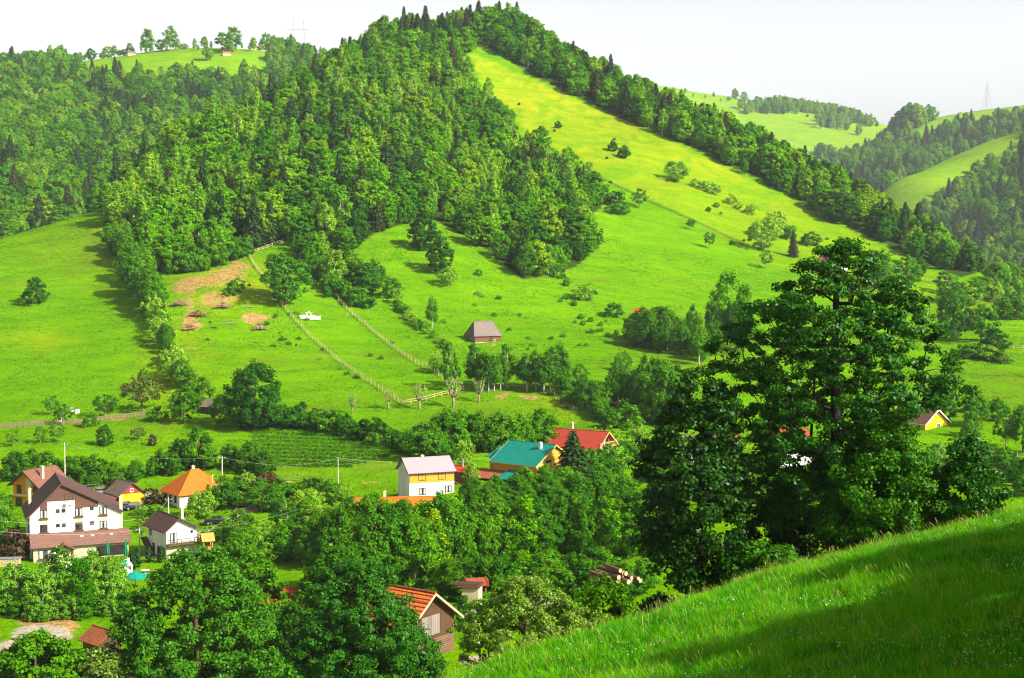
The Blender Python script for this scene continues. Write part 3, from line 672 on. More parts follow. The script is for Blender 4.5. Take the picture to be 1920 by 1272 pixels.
def gn_stuff(name, label, pts, rots, scls, srcs, cat=None):
    me = bpy.data.meshes.new(name); n = len(pts); me.vertices.add(n); me.vertices.foreach_set('co', np.asarray(pts, np.float32).ravel())
    for nm, arr, ty in (('rotz', rots, 'FLOAT'), ('scl', scls, 'FLOAT')):
        a = me.attributes.new(nm, ty, 'POINT'); a.data.foreach_set('value', np.asarray(arr, np.float32))
    a = me.attributes.new('pick', 'INT', 'POINT'); a.data.foreach_set('value', np.random.default_rng(n).integers(0, len(srcs), n).astype(np.int32))
    me.update()
    o = link(name, me); ng = bpy.data.node_groups.new(name, 'GeometryNodeTree')
    ng.interface.new_socket('Geometry', in_out='INPUT', socket_type='NodeSocketGeometry'); ng.interface.new_socket('Geometry', in_out='OUTPUT', socket_type='NodeSocketGeometry')
    gi = ng.nodes.new('NodeGroupInput'); go = ng.nodes.new('NodeGroupOutput'); ip = ng.nodes.new('GeometryNodeInstanceOnPoints'); jn = ng.nodes.new('GeometryNodeJoinGeometry')
    for s in srcs:
        oi = ng.nodes.new('GeometryNodeObjectInfo'); oi.inputs['Object'].default_value = s; oi.inputs['As Instance'].default_value = True; oi.transform_space = 'ORIGINAL'
        ng.links.new(oi.outputs['Geometry'], jn.inputs[0])
    def att(nm, ty):
        a = ng.nodes.new('GeometryNodeInputNamedAttribute'); a.data_type = ty; a.inputs['Name'].default_value = nm; return a.outputs[0]
    cx = ng.nodes.new('ShaderNodeCombineXYZ'); ng.links.new(att('rotz', 'FLOAT'), cx.inputs[2])
    ip.inputs['Pick Instance'].default_value = True
    ng.links.new(gi.outputs[0], ip.inputs['Points']); ng.links.new(jn.outputs[0], ip.inputs['Instance'])
    ng.links.new(att('pick', 'INT'), ip.inputs['Instance Index']); ng.links.new(cx.outputs[0], ip.inputs['Rotation'])
    ng.links.new(att('scl', 'FLOAT'), ip.inputs['Scale']); ng.links.new(ip.outputs[0], go.inputs[0])
    md = o.modifiers.new('scatter', 'NODES'); md.node_group = ng
    tag(o, label, cat, kind='stuff'); return o
WOOD = []   # (dist, kind, x, y, z, h, wide, zone)
def add_wood(arrs, zone, kinds, hfun, seed):
    rng = np.random.default_rng(seed)
    for x, y, z, a, b in zip(*arrs):
        kd = kinds(a, b, rng); h = hfun(kd, a, b, rng)
        WOOD.append((y, kd, x, y, z, h, zone))
def kinds_main(a, b, rng):
    r = rng.random()
    top = b < 95+0.1*abs(a-850)
    if a < 920 and b < 100 and a > 740: return 'sprucew' if r < .5 else 'wood'
    nz = float(vnoise(a, b*1.4, 60, 9))
    if nz > 0.45: return 'sprucew' if r < .35 else 'wood'
    if b > 380 and a > 640: return 'deepw' if r < .38 else ('birchw' if r < .46 else 'wood')
    if r < 0.05: return 'sprucew'
    if r < 0.24+max(0, -nz)*0.6: return 'birchw'
    if r < 0.33: return 'deepw'
    return 'wood'
def h_main(kd, a, b, rng):
    base = dict(wood=14.5, deepw=13, birchw=16.5, sprucew=18)[kd]
    edge = 1.0 if b < 470 else 0.8
    return base*edge*(0.62+0.7*rng.random()**1.2)
arrs = scatter('main', [F_MAIN], -330*S, 60*S, 360*S, 760*S, 8.3, 3)
add_wood(arrs, 'main', kinds_main, h_main, 7)
def kinds_belt(a, b, rng):
    r = rng.random(); return 'deepw' if r < .42 else 'sprucew' if r < .52 else 'birchw' if r < .62 else 'wood'
arrs = scatter('main', [F_BELT], -30*S, 220*S, 430*S, 800*S, 9.0, 4)
add_wood(arrs, 'belt', kinds_belt, lambda kd, a, b, rng: dict(wood=17, deepw=16, birchw=18, sprucew=20)[kd]*(0.75+0.4*rng.random())*(1.0 if a < 1650 else 0.85), 8)
n_main = len(WOOD)
def kinds_far(a, b, rng):
    nz = float(vnoise(a, b*1.4, 70, 19)); r = rng.random()
    if nz > .42: return 'sprucew' if r < .35 else 'wood'
    return 'sprucew' if r < .07 else 'birchw' if r < .17 else 'deepw' if r < .37 else 'wood'
hf = lambda kd, a, b, rng: dict(wood=15.5, deepw=14, birchw=17, sprucew=20)[kd]*(0.65+0.65*rng.random())
FULL = [(-70, -50), (1990, -50), (1990, 900), (-70, 900)]
arrs = scatter('bl', [FULL], -560*S*KL, -60*S*KL, 470*S*KL, 1010*S*KL, 11.3, 5, excl=(BL_OPEN, BL_OPEN2)); add_wood(arrs, 'bl', kinds_far, lambda *q: 1.15*hf(*q), 9)
arrs = scatter('r1', [FULL], 120*S*KR, 420*S*KR, 560*S*KR, 960*S*KR, 14, 6, excl=(STRIP_R1,)); add_wood(arrs, 'r1', kinds_far, lambda *q: 1.35*hf(*q), 10)
arrs = scatter('r2', [FULL], 180*S*KR, 520*S*KR, 900*S*KR, 1260*S*KR, 16, 7, excl=(R2_OPEN,)); add_wood(arrs, 'r2', kinds_far, lambda *q: 1.35*hf(*q), 11)
R3_W = [[(1395,205),(1450,196),(1560,208),(1650,238),(1630,240),(1520,214),(1400,215)], [(1535,228),(1600,232),(1590,246),(1538,242)], [(1525,290),(1560,285),(1562,300),(1530,300)], [(1560,300),(1700,270),(1700,420),(1500,330)]]
arrs = scatter('r3', R3_W, 150*S*KR, 480*S*KR, 1100*S*KR, 1700*S*KR, 15, 8); add_wood(arrs, 'r3', lambda a, b, r: 'wood' if r.random() < .6 else 'birchw', lambda *q: 1.35*hf(*q), 12)
LAB = {('main', 'wood'): 'round broadleaf tree in the wood that covers the hill left of the bright meadow',
 ('main', 'deepw'): 'dark green broadleaf tree in the wood left of the bright upper meadow',
 ('main', 'birchw'): 'slender pale birch in the wood left of the bright upper meadow',
 ('main', 'sprucew'): 'pointed dark spruce in the wood below and on the summit',
 ('belt', 'wood'): 'green broadleaf tree in the belt along the right edge of the bright meadow',
 ('belt', 'deepw'): 'dark broadleaf tree in the belt along the right edge of the bright meadow',
 ('belt', 'birchw'): 'slender pale birch in the belt along the right edge of the bright meadow',
 ('belt', 'sprucew'): 'pointed spruce in the belt along the right edge of the bright meadow',
 ('bl', 'sprucew'): 'spruce on the hazy wooded hill behind on the left',
 ('r1', 'sprucew'): 'spruce on the hazy forested hill at the right edge', ('r2', 'sprucew'): 'spruce on the middle hazy hill at the right edge',
 ('bl', 'birchw'): 'pale birch on the hazy wooded hill behind on the left', ('r1', 'birchw'): 'pale birch on the hazy forested hill at the right edge',
 ('r2', 'birchw'): 'pale birch on the middle hazy hill on the right', ('r3', 'birchw'): 'pale birch on the farthest meadow hill on the right',
 ('bl', 'deepw'): 'dark tree on the hazy wooded hill behind on the left', ('r1', 'deepw'): 'dark tree on the hazy forested hill at the right edge',
 ('r2', 'deepw'): 'dark tree on the middle hazy hill on the right'}
REG = dict(main='the hill wood', belt='the tree belt beside the meadow', bl='the wood on the back left hill', r1='the right hand forest', r2='the middle right hill', r3='the farthest right hill')
SRC = {}
def build_woods():
    # farther trees of a kind beyond the 300 that show largest go into one object per kind
    WOOD.sort(key=lambda t: t[0]/t[5])
    cnt = {}; rest = {}
    for (d, kd, x, y, z, h, zone) in WOOD:
        fam = 'broad' if kd in ('wood', 'deepw') else kd
        cnt[fam] = cnt.get(fam, 0)+1
        if cnt[fam] <= 290 and (kd, zone) != ('wood', 'r3'):
            lab = LAB.get((zone, kd)) or 'broadleaf tree on '+REG[zone]
            if zone == 'main':
                a, b = proj(x, y, z); nm_ = dict(wood='round broadleaf tree', deepw='dark green broadleaf tree', birchw='slender pale birch', sprucew='pointed dark spruce')[kd]
                sub_ = next(t for c_, t in ((b < 105, 'in the wood on the summit'), (a < 300 and b > 400, 'in the wood beside the left meadow'), (a < 330, 'in the wood above the crest of the left meadow'), (b > 440 and a < 480, 'at the wood foot above the bare soil'), (b > 440 and a < 740, 'in the tongue of wood beside the right paddock fence'),
                    (a > 900 and b > 430, 'at the lowest tip of the wood by the bright meadow'), (a > 960, 'in the right flank of the wood by the bright meadow'), (a > 700 and b > 330, 'in the wood just above the clearing'), (b > 330, 'in the lower middle of the hill wood'), (True, 'in the upper middle of the hill wood')) if c_)
                lab = nm_+' '+sub_
            o = put(kd, x, y, z-0.3, h, lab, (lab+', all alike') if zone == 'main' else {'wood': 'broadleaf trees of ', 'deepw': 'dark trees of ', 'birchw': 'birches of ', 'sprucew': 'spruces of '}[kd]+REG[zone], 0.8+0.55*PRNG.random())
            SRC.setdefault(kd, {}).setdefault(o.data.name, o)
        else: rest.setdefault('broad' if kd in ('wood', 'deepw') else kd, []).append((x, y, z-0.3, h, kd))
    info = dict(broad=('broadleaf_woodland', 'mass of broadleaf trees farther up the wooded hills'), birchw=('birch_woodland', 'mass of pale birches farther up the wooded hills'), sprucew=('spruce_woodland', 'mass of spruces farther up the wooded hills'))
    for kd, L in rest.items():
        srcs = []
        for k2 in (('wood', 'wood', 'deepw') if kd == 'broad' else (kd,)): srcs += list(SRC[k2].values())
        rr = [PRNG.random()*6.28 for _ in L]; sc = [l[3]/PROTO[kd if kd != 'broad' else 'wood'][0][1] for l in L]
        gn_stuff(info[kd][0], info[kd][1], [l[:3] for l in L], rr, sc, srcs)
    print('woods', len(WOOD), cnt)
build_woods()
# ================================================================== BUILDINGS
WHITE = simple('plaster_white', (0.82, 0.80, 0.75), (0.62, 0.60, 0.55), 0.55, 0.9, 0.1, stretch=(1, 1, .35))
CREAM = simple('plaster_cream', (0.66, 0.58, 0.36), (0.58, 0.5, 0.3), 0.8, 0.9)
ORANGE = simple('plaster_orange', (0.76, 0.27, 0.012), (0.70, 0.22, 0.01), 0.8, 0.9)
YELLOW = simple('plaster_yellow', (0.80, 0.47, 0.01), (0.74, 0.42, 0.01), 0.8, 0.9)
AMBER = rowed('boards_amber', (0.66, 0.33, 0.03), (0.72, 0.38, 0.04), (0.45, 0.2, 0.02), 0.22, 3.0)
BEIGE = simple('stone_beige', (0.58, 0.50, 0.33), (0.45, 0.38, 0.24), 2.2, 0.9, 0.4, 5)
BROWNCLAD = rowed('cladding_brown', (0.13, 0.062, 0.045), (0.17, 0.085, 0.06), (0.05, 0.025, 0.02), 0.28, 2.6)
T_DARK = rowed('tile_dark_brown', (0.085, 0.04, 0.04), (0.12, 0.06, 0.055), (0.03, 0.015, 0.015), 0.26, 0.4)
T_BROWN = rowed('tile_brown', (0.15, 0.06, 0.038), (0.23, 0.095, 0.06), (0.08, 0.03, 0.022), 0.24, 0.35)
T_ORANGE = rowed('tile_orange', (0.52, 0.115, 0.005), (0.60, 0.15, 0.008), (0.30, 0.07, 0.01), 0.22, 0.25)
T_OLD = rowed('tile_old_orange', (0.46, 0.11, 0.025), (0.20, 0.08, 0.045), (0.10, 0.04, 0.02), 0.24, 0.25)
T_GREY = rowed('tile_weathered', (0.26, 0.2, 0.15), (0.14, 0.09, 0.06), (0.05, 0.035, 0.03), 0.25, 0.3)
T_RED = rowed('tile_red', (0.36, 0.035, 0.018), (0.43, 0.06, 0.03), (0.24, 0.02, 0.015), 0.26, 0.4)
T_LILAC = rowed('metal_lilac', (0.36, 0.27, 0.29), (0.40, 0.31, 0.33), (0.27, 0.2, 0.22), 0.5, 9, vert=True, gapw=0.1, rough=0.5)
T_GREEN = rowed('metal_green', (0.0, 0.20, 0.15), (0.01, 0.26, 0.19), (0.0, 0.11, 0.085), 0.3, 0.5, rough=0.45, gapw=0.2)
T_REDM = rowed('metal_red', (0.62, 0.055, 0.02), (0.52, 0.045, 0.02), (0.33, 0.025, 0.015), 0.35, 9, vert=True, rough=0.55)
SHINGLE = rowed('shingle_grey', (0.25, 0.20, 0.175), (0.12, 0.09, 0.08), (0.06, 0.045, 0.04), 0.2, 0.22, nscale=1.6)
LOGS = rowed('log_wall', (0.23, 0.095, 0.045), (0.14, 0.055, 0.03), (0.05, 0.02, 0.012), 0.3, 5, gapw=0.28)
LOGS_OLD = rowed('log_wall_grey', (0.28, 0.15, 0.085), (0.13, 0.075, 0.05), (0.03, 0.018, 0.012), 0.3, 6, gapw=0.3, nscale=1.2)
BOARD = rowed('boards_old', (0.14, 0.065, 0.032), (0.06, 0.028, 0.016), (0.015, 0.01, 0.008), 0.22, 4, vert=True, gapw=0.14)
BOARD_G = rowed('boards_grey', (0.34, 0.29, 0.24), (0.2, 0.16, 0.13), (0.04, 0.03, 0.025), 0.24, 4, vert=True, gapw=0.14)
TIMBER = simple('timber', (0.16, 0.08, 0.045), (0.09, 0.045, 0.03), 3, 0.8)
TIMBER_L = simple('timber_pale', (0.62, 0.50, 0.27), (0.50, 0.38, 0.19), 2, 0.8)
TIMBER_Y = simple('timber_yellow', (0.60, 0.40, 0.14), (0.5, 0.32, 0.1), 3, 0.8)
FASC = simple('fascia', (0.10, 0.05, 0.045), None, 2, 0.7)
FRAME_W = simple('frame_white', (0.75, 0.75, 0.73), None, 2, 0.5)
FRAME_B = simple('frame_brown', (0.07, 0.035, 0.025), None, 2, 0.5)
CURTAIN = simple('curtain', (0.35, 0.36, 0.34), (0.6, 0.6, 0.56), 1.4, 0.9, stretch=(3, 3, 0.3))
def glassmat():
    m, nt, out = nodes('window_glass'); b = nt.nodes.new('ShaderNodeBsdfPrincipled')
    b.inputs['Roughness'].default_value = 0.12; b.inputs['Specular IOR Level'].default_value = 0.6
    nt.links.new(mixc(nt, ramp(nt, noise(nt, 1.1, 2), .4, .6), (0.015, 0.017, 0.02), (0.07, 0.075, 0.08)), b.inputs['Base Color'])
    nt.links.new(b.outputs[0], out.inputs[0]); return m
GLASS = glassmat()
GLASS_D = simple('glass_shade', (.02, .016, .014), (.045, .035, .03), 1.5, .4)
METAL = simple('metal_grey', (0.35, 0.36, 0.37), None, 2, 0.5, metal=0.5)
CONC = simple('concrete', (0.55, 0.53, 0.48), (0.42, 0.40, 0.36), 2, 0.9)

class Face:
    """a wall plane: origin at its foot centre, r = rightwards seen from outside, n = outwards"""
    def __init__(s, o, r, n): s.o = Vector(o); s.r = Vector(r); s.n = Vector(n)
    def p(s, u, z, d=0.0): q = s.o+s.r*u+s.n*d; return Vector((q.x, q.y, s.o.z+z))
def fbox(mb, f, u0, u1, z0, z1, d0, d1):
    c = [f.p(u0, z0, d0), f.p(u1, z0, d0), f.p(u1, z0, d1), f.p(u0, z0, d1), f.p(u0, z1, d0), f.p(u1, z1, d0), f.p(u1, z1, d1), f.p(u0, z1, d1)]
    return mb.add(c, [(0,1,2,3),(4,7,6,5),(0,4,5,1),(1,5,6,2),(2,6,7,3),(3,7,4,0)])
def window(root, f, u, z, w, h, frame=None, curtain=False, sill=False, bars=1, name='window', cross=False):
    frame = frame or FRAME_B; mb = MB(); t = 0.09
    fbox(mb, f, u-w/2-t, u+w/2+t, z-h/2-t, z-h/2, -0.02, 0.07); fbox(mb, f, u-w/2-t, u+w/2+t, z+h/2, z+h/2+t, -0.02, 0.07)
    fbox(mb, f, u-w/2-t, u-w/2, z-h/2, z+h/2, -0.02, 0.07); fbox(mb, f, u+w/2, u+w/2+t, z-h/2, z+h/2, -0.02, 0.07)
    for i in range(bars):
        x = u-w/2+w*(i+1)/(bars+1); fbox(mb, f, x-0.03, x+0.03, z-h/2, z+h/2, -0.01, 0.05)
    if cross: fbox(mb, f, u-w/2, u+w/2, z+0.1*h, z+0.1*h+0.06, -0.01, 0.048)
    wo_ = mb.build(name, frame, root)
    g = MB(); fbox(g, f, u-w/2, u+w/2, z-h/2, z+h/2, -0.05, 0.02); g.build('pane', GLASS, wo_)
    if curtain:
        c = MB(); fbox(c, f, u-w/2+0.06, u-w/2+w*0.34, z-h/2+.03, z+h/2-.03, 0.0, 0.028); fbox(c, f, u+w/2-w*0.34, u+w/2-0.06, z-h/2+.03, z+h/2-.03, 0.0, 0.028); c.build('curtain', CURTAIN, wo_)
    if sill:
        c = MB(); fbox(c, f, u-w/2-0.3, u+w/2+0.3, z-h/2-0.3, z-h/2-0.1, 0.0, 0.3); c.build('flower_box', TIMBER, wo_)
    return wo_
def panel(root, f, u0, u1, z0, z1, mat, name='wall_panel', d=0.035):
    mb = MB(); fbox(mb, f, u0, u1, z0, z1, -0.02, d); return mb.build(name, mat, root)
def chimney(root, x, y, z0, z1, w=0.55, mat=None):
    mb = MB(); mb.box(x-w/2, x+w/2, y-w/2, y+w/2, z0, z1); mb.box(x-w/2-.08, x+w/2+.08, y-w/2-.08, y+w/2+.08, z1, z1+.12); mb.box(x-w/4, x+w/4, y-w/4, y+w/4, z1+.12, z1+.3)
    return mb.build('chimney', mat or CREAM, root)
def gable_house(name, label, cat, loc, rz, L, W, H, rise, roofmat, wallmat, over=0.5, ro=0.5, gover=0.45, t=0.16, plinth=0.9, fascia=None, hip=0.0, group=None):
    """ridge along local x, front wall at y=-W/2; ro = where the ridge sits between front and back"""
    root = empty(name, loc, rz); tag(root, label, cat, group)
    yr = -W/2+W*ro; mb = MB(); h2 = L/2
    if hip <= 0:
        sec = [(-W/2, -plinth), (W/2, -plinth), (W/2, H), (yr, H+rise-0.02), (-W/2, H)]
        v = [(-h2, y, z) for y, z in sec]+[(h2, y, z) for y, z in sec]
        mb.add(v, [(0,4,3,2,1), (5,6,7,8,9)]+[(i, (i+1) % 5, 5+(i+1) % 5, 5+i) for i in range(5)])
    else: mb.box(-h2, h2, -W/2, W/2, -plinth, H)
    wall = mb.build('wall', wallmat, root)
    rm = MB(); e = h2+gover
    sf = rise/(yr+W/2); sb = rise/(W/2-yr); yf = -W/2-over; zf = H-over*sf; yb = W/2+over; zb = H-over*sb; zt = t
    if hip <= 0:
        rm.slab([(-e, yf, zf+zt), (e, yf, zf+zt), (e, yr, H+rise+zt), (-e, yr, H+rise+zt)], t)
        rm.slab([(e, yb, zb+zt), (-e, yb, zb+zt), (-e, yr, H+rise+zt+.003), (e, yr, H+rise+zt+.003)], t)
    else:
        a = hip; zr = H+rise+zt
        rm.slab([(-e, yf, zf+zt), (e, yf, zf+zt), (e-a, yr, zr), (-e+a, yr, zr)], t)
        rm.slab([(e, yb, zb+zt), (-e, yb, zb+zt), (-e+a, yr, zr), (e-a, yr, zr)], t)
        rm.slab([(e, yf, zf+zt), (e, yb, zb+zt), (e-a, yr, zr)], t)
        rm.slab([(-e, yb, zb+zt), (-e, yf, zf+zt), (-e+a, yr, zr)], t)
        for sx in (-1, 1):
            pass
    roof = rm.build('roof', roofmat, root)
    rc = MB(); rx = e-hip if hip > 0 else e
    rc.tube([(-rx, yr, H+rise+zt), (rx, yr, H+rise+zt)], 0.11, 6)
    if hip > 0:
        for sx in (-1, 1):
            for yy, zz in ((yf, zf), (yb, zb)): rc.tube([(sx*e, yy, zz+zt), (sx*rx, yr, H+rise+zt)], 0.09, 5)
    rc.build('ridge_cap', roofmat, roof)
    if fascia:
        fb = MB()
        if hip <= 0:
            for sx in (-1, 1):
                fb.bar((sx*(e+.03), yf, zf+zt-.11), (sx*(e+.03), yr, H+rise+zt-.11), 0.06, 0.26); fb.bar((sx*(e+.03), yb, zb+zt-.11), (sx*(e+.03), yr, H+rise+zt-.11), 0.06, 0.26)
        fb.bar((-e, yf-.04, zf+.04), (e, yf-.04, zf+.04), 0.1, 0.12); fb.bar((-e, yb+.04, zb+.04), (e, yb+.04, zb+.04), 0.1, 0.12)
        fb.build('fascia', fascia, roof)
    F_ = dict(front=Face((0, -W/2, 0), (1, 0, 0), (0, -1, 0)), back=Face((0, W/2, 0), (-1, 0, 0), (0, 1, 0)),
              right=Face((h2, 0, 0), (0, 1, 0), (1, 0, 0)), left=Face((-h2, 0, 0), (0, -1, 0), (-1, 0, 0)))
    return root, F_, wall, roof
def site(px, py, dz=0.0): p = P(px, py, 'main'); return Vector((p[0], p[1], p[2]+dz))
def centre_from(corner, rz, lx, ly):
    """put local point (lx, ly) of a house at a surveyed ground point"""
    c = cos(rz); s = sin(rz); return Vector((corner.x-(c*lx-s*ly), corner.y-(s*lx+c*ly), corner.z))

# --- white guesthouse with lean-to (gable towards the valley path)
rz = R(22-90); L, W, H, rise = 14.0, 16.1, 8.1, 5.5
c = at(57, 1049, 186.5); c = Vector((c[0], c[1], float(gz(np.array(c[0]), np.array(c[1]), 'main'))))
loc = centre_from(c, rz, L/2, -W/2)
root, FC, wall, roof = gable_house('guesthouse', 'large white three storey guesthouse with brown gable and lean-to roof', 'house', loc, rz, L, W, H, rise, T_DARK, WHITE, over=0.7, ro=0.35, gover=0.5, fascia=FASC, plinth=2)
f = FC['right']   # this gable looks at the camera; u runs -8.05..8.05
ux = lambda v: v-8.05
def gable_clad(u0, u1, zlo0, zlo1, mat):
    def top(u):
        v = u+8.05; return 8.1+5.5*(v/5.635) if v < 5.635 else 8.1+5.5*(1-(v-5.635)/10.465)
    us = [u0]+([-8.05+5.635] if u0 < -8.05+5.635 < u1 else [])+[u1]
    pts = [(u0, zlo0), (u1, zlo1)]+[(u, top(u)-0.06) for u in reversed(us)]
    mb = MB(); k = len(pts); v = [f.p(u, z, 0.05) for u, z in pts]+[f.p(u, z, -0.02) for u, z in pts]
    mb.add(v, [tuple(range(k)), tuple(reversed(range(k, 2*k)))]+[((i+1) % k, i, k+i, k+(i+1) % k) for i in range(k)]); return mb.build('gable_cladding', mat, root)
gable_clad(ux(1.85), ux(3.15), 8.95, 8.95, BROWNCLAD); gable_clad(ux(3.15), ux(8.05), 10.5, 10.5, BROWNCLAD)
gable_clad(ux(8.05), ux(12.2), 9.0, 9.0, BROWNCLAD)
for v in (2.45, 8.7, 13.1):
    window(root, f, ux(v), 8.2, 1.15, 1.35, curtain=True, sill=True); window(root, f, ux(v), 5.55, 1.15, 1.25, curtain=(v > 10), sill=True)
    panel(root, f, ux(v)-.62, ux(v)+.62, 6.35, 7.1, BEIGE)
for v, z in ((4.95, 8.65), (6.0, 8.65), (11.05, 8.75), (4.95, 5.95), (6.0, 5.95), (11.05, 6.0)): window(root, f, ux(v), z, 0.5, 0.5, bars=0)
window(root, f, ux(6.9), 11.2, 1.3, 1.0, bars=1, name='attic_opening')
d_ = MB(); d_.lathe([(0.0, 0.0), (0.25, .05), (0.42, .16)], 12); dd = d_.build('satellite_dish', FRAME_W, root); q = f.p(ux(6.6), 10.0, .45); dd.location = q; dd.rotation_euler = (0, R(70), 0)
ac = MB(); fbox(ac, f, ux(6.9), ux(7.5), 9.7, 10.1, .02, .3); ac.build('air_conditioner', FRAME_W, root)
fl = FC['front']
for z in (2.0, 4.9, 6.9): window(root, fl, 2.5, z, 0.9, 1.1)
# lean-to in front of the gable
mb = MB(); D = 3.4; u0, u1 = -7.7, 9.2
v = []
for u in (u0, u1): v += [f.p(u, -2, 0), f.p(u, -2, D), f.p(u, 2.65, D), f.p(u, 4.35, 0)]
mb.add(v, [(0,1,2,3), (7,6,5,4), (0,4,5,1), (1,5,6,2), (2,6,7,3), (3,7,4,0)]); lt = mb.build('lean_to_wall', BEIGE, root)
mb = MB(); mb.slab([f.p(u0-.5, 2.72, D+.7), f.p(u1+.5, 2.72, D+.7), f.p(u1+.5, 4.66, -.02), f.p(u0-.5, 4.66, -.02)], .16); ltr = mb.build('lean_to_roof', rowed('tile_mauve', (.17, .082, .06), (.23, .12, .09), (.09, .045, .035), .24, .35), root)
for u in (1.0, 2.9, 6.3):
    s_ = MB(); zz = 3.95; s_.bar(f.p(u-.3, zz, 1.45), f.p(u+.3, zz, 1.45), .5, .16); s_.build('skylight', FRAME_W, ltr)
f2 = Face(f.p(0, 0, D), f.r, f.n)
window(root, f2, -5.6, 1.35, 2.2, 1.5, curtain=True, sill=True, bars=2, frame=FRAME_B)
mb = MB(); fbox(mb, f2, 3.4, 8.9, 0.3, 2.1, 0.0, 0.03); mb.build('veranda_glazing', GLASS_D, root)
# porch with its own little gable
pr = MB(); U = -2.4
for uu in (-1.5, 1.5):
    for dd_ in (0.15, 2.0): pr.bar(f2.p(U+uu, -1.5, dd_), f2.p(U+uu, 2.3, dd_), .18)
pr.bar(f2.p(U-1.5, 2.3, 2.0), f2.p(U+1.5, 2.3, 2.0), .16); pr.bar(f2.p(U-1.5, .9, 2.0), f2.p(U-.6, .9, 2.0), .1); pr.bar(f2.p(U+.6, .9, 2.0), f2.p(U+1.5, .9, 2.0), .1)
pr.build('porch_frame', TIMBER, root)
pr = MB(); pr.slab([f2.p(U-1.9, 2.35, 2.4), f2.p(U-1.9, 2.35, -1.5), f2.p(U, 3.35, -1.5), f2.p(U, 3.35, 2.4)][::-1], .12); pr.slab([f2.p(U+1.9, 2.35, 2.4), f2.p(U, 3.353, 2.4), f2.p(U, 3.353, -1.5), f2.p(U+1.9, 2.35, -1.5)][::-1], .12); pr.build('porch_roof', T_BROWN, root)
window(root, f2, U-.3, 1.0, 1.1, 2.0, bars=1, name='door')
chimney(root, -L/2+4, -W/2+.6, 7.5, 11.5, .5, CREAM)
chimney(root, L/2-1.2, W/2+.35, 0, 10.4, .55, CREAM)

# --- small white house with balcony and outside stair
rz = R(36-90); L, W, H, rise = 9.0, 5.9, 5.5, 1.9
c = at(312, 1046, 184.5); c = Vector((c[0], c[1], float(gz(np.array(c[0]), np.array(c[1]), 'main'))))
loc = centre_from(c, rz, L/2, -W/2)
root, FC, wall, roof = gable_house('house', 'small white house with dark roof, wooden balcony and beige stone base', 'house', loc, rz, L, W, H, rise, T_DARK, WHITE, over=0.65, ro=0.4, gover=0.7, fascia=FASC, plinth=2)
f = FC['right']; panel(root, f, -2.9, 2.9, -1.5, 2.6, BEIGE, 'stone_base')
window(root, f, -1.5, 3.9, 1.2, 1.6, FRAME_B, True, bars=1); window(root, f, 2.0, 4.7, .3, .3, bars=0)
b_ = MB(); fbox(b_, f, -2.95, 2.95, 2.62, 2.78, .04, 1.15); deck = b_.build('balcony', TIMBER, root)
b_ = MB()
for i in range(8): x = -2.9+5.8*i/7; b_.bar(f.p(x, 2.78, 1.08), f.p(x, 3.7, 1.08), .08)
b_.bar(f.p(-2.95, 3.7, 1.08), f.p(2.95, 3.7, 1.08), .1); b_.bar(f.p(-2.95, 3.3, 1.08), f.p(2.95, 3.3, 1.08), .06)
for x in (-2.9, 2.9): b_.bar(f.p(x, 3.7, 0), f.p(x, 3.7, 1.08), .08)
b_.build('railing', TIMBER, deck)
f = FC['front']
for u, z, w, h in ((-1.5, 1.2, .8, 1.9), (1.0, 1.3, 1.1, 1.2), (3.2, 1.3, 1.0, 1.3), (-3.0, 4.0, .8, 1.0)): window(root, f, u, z, w, h, FRAME_B)
b_ = MB(); b_.slab([(-4.6, -W/2-1.3, 2.9), (-4.6, -W/2-0.1, 2.9), (0.2, -W/2-0.1, -0.2), (0.2, -W/2-1.3, -0.2)][::-1], .2)
for x in (-4.5, -2.1, 0.1): z = 2.9-(x+4.6)*.646; b_.bar((x, -W/2-1.25, z), (x, -W/2-1.25, z+1), .08)
b_.bar((-4.5, -W/2-1.25, 3.85), (.1, -W/2-1.25, .85), .08); b_.build('outside_stair', TIMBER, root)
chimney(root, 1.0, 1.6, H, H+3.0, .45, CREAM)

# --- orange house far left
rz = R(-26-90)
loc = site(62, 950)
root, FC, wall, roof = gable_house('house', 'orange plastered house with brown tiled roof behind the white guesthouse', 'house', loc+Vector((0.5, 3, 0)), rz, 8.0, 7.2, 4.9, 2.7, T_BROWN, ORANGE, over=.8, gover=.9, fascia=FASC, plinth=2)
f = FC['right']; panel(root, f, .2, 1.6, -1, 6.3, CREAM, d=.06); panel(root, f, -3.6, 3.6, 2.3, 2.6, CREAM, 'balcony_band', d=.5)
window(root, f, -1.9, 3.7, 1.1, 1.7, FRAME_B); window(root, f, 2.8, 3.9, 1.3, 1.2, FRAME_B); window(root, f, -2.0, 1.0, 1.6, 1.6, FRAME_B)
chimney(root, 1.5, 2.2, 5.6, 8.4, .6, CREAM)

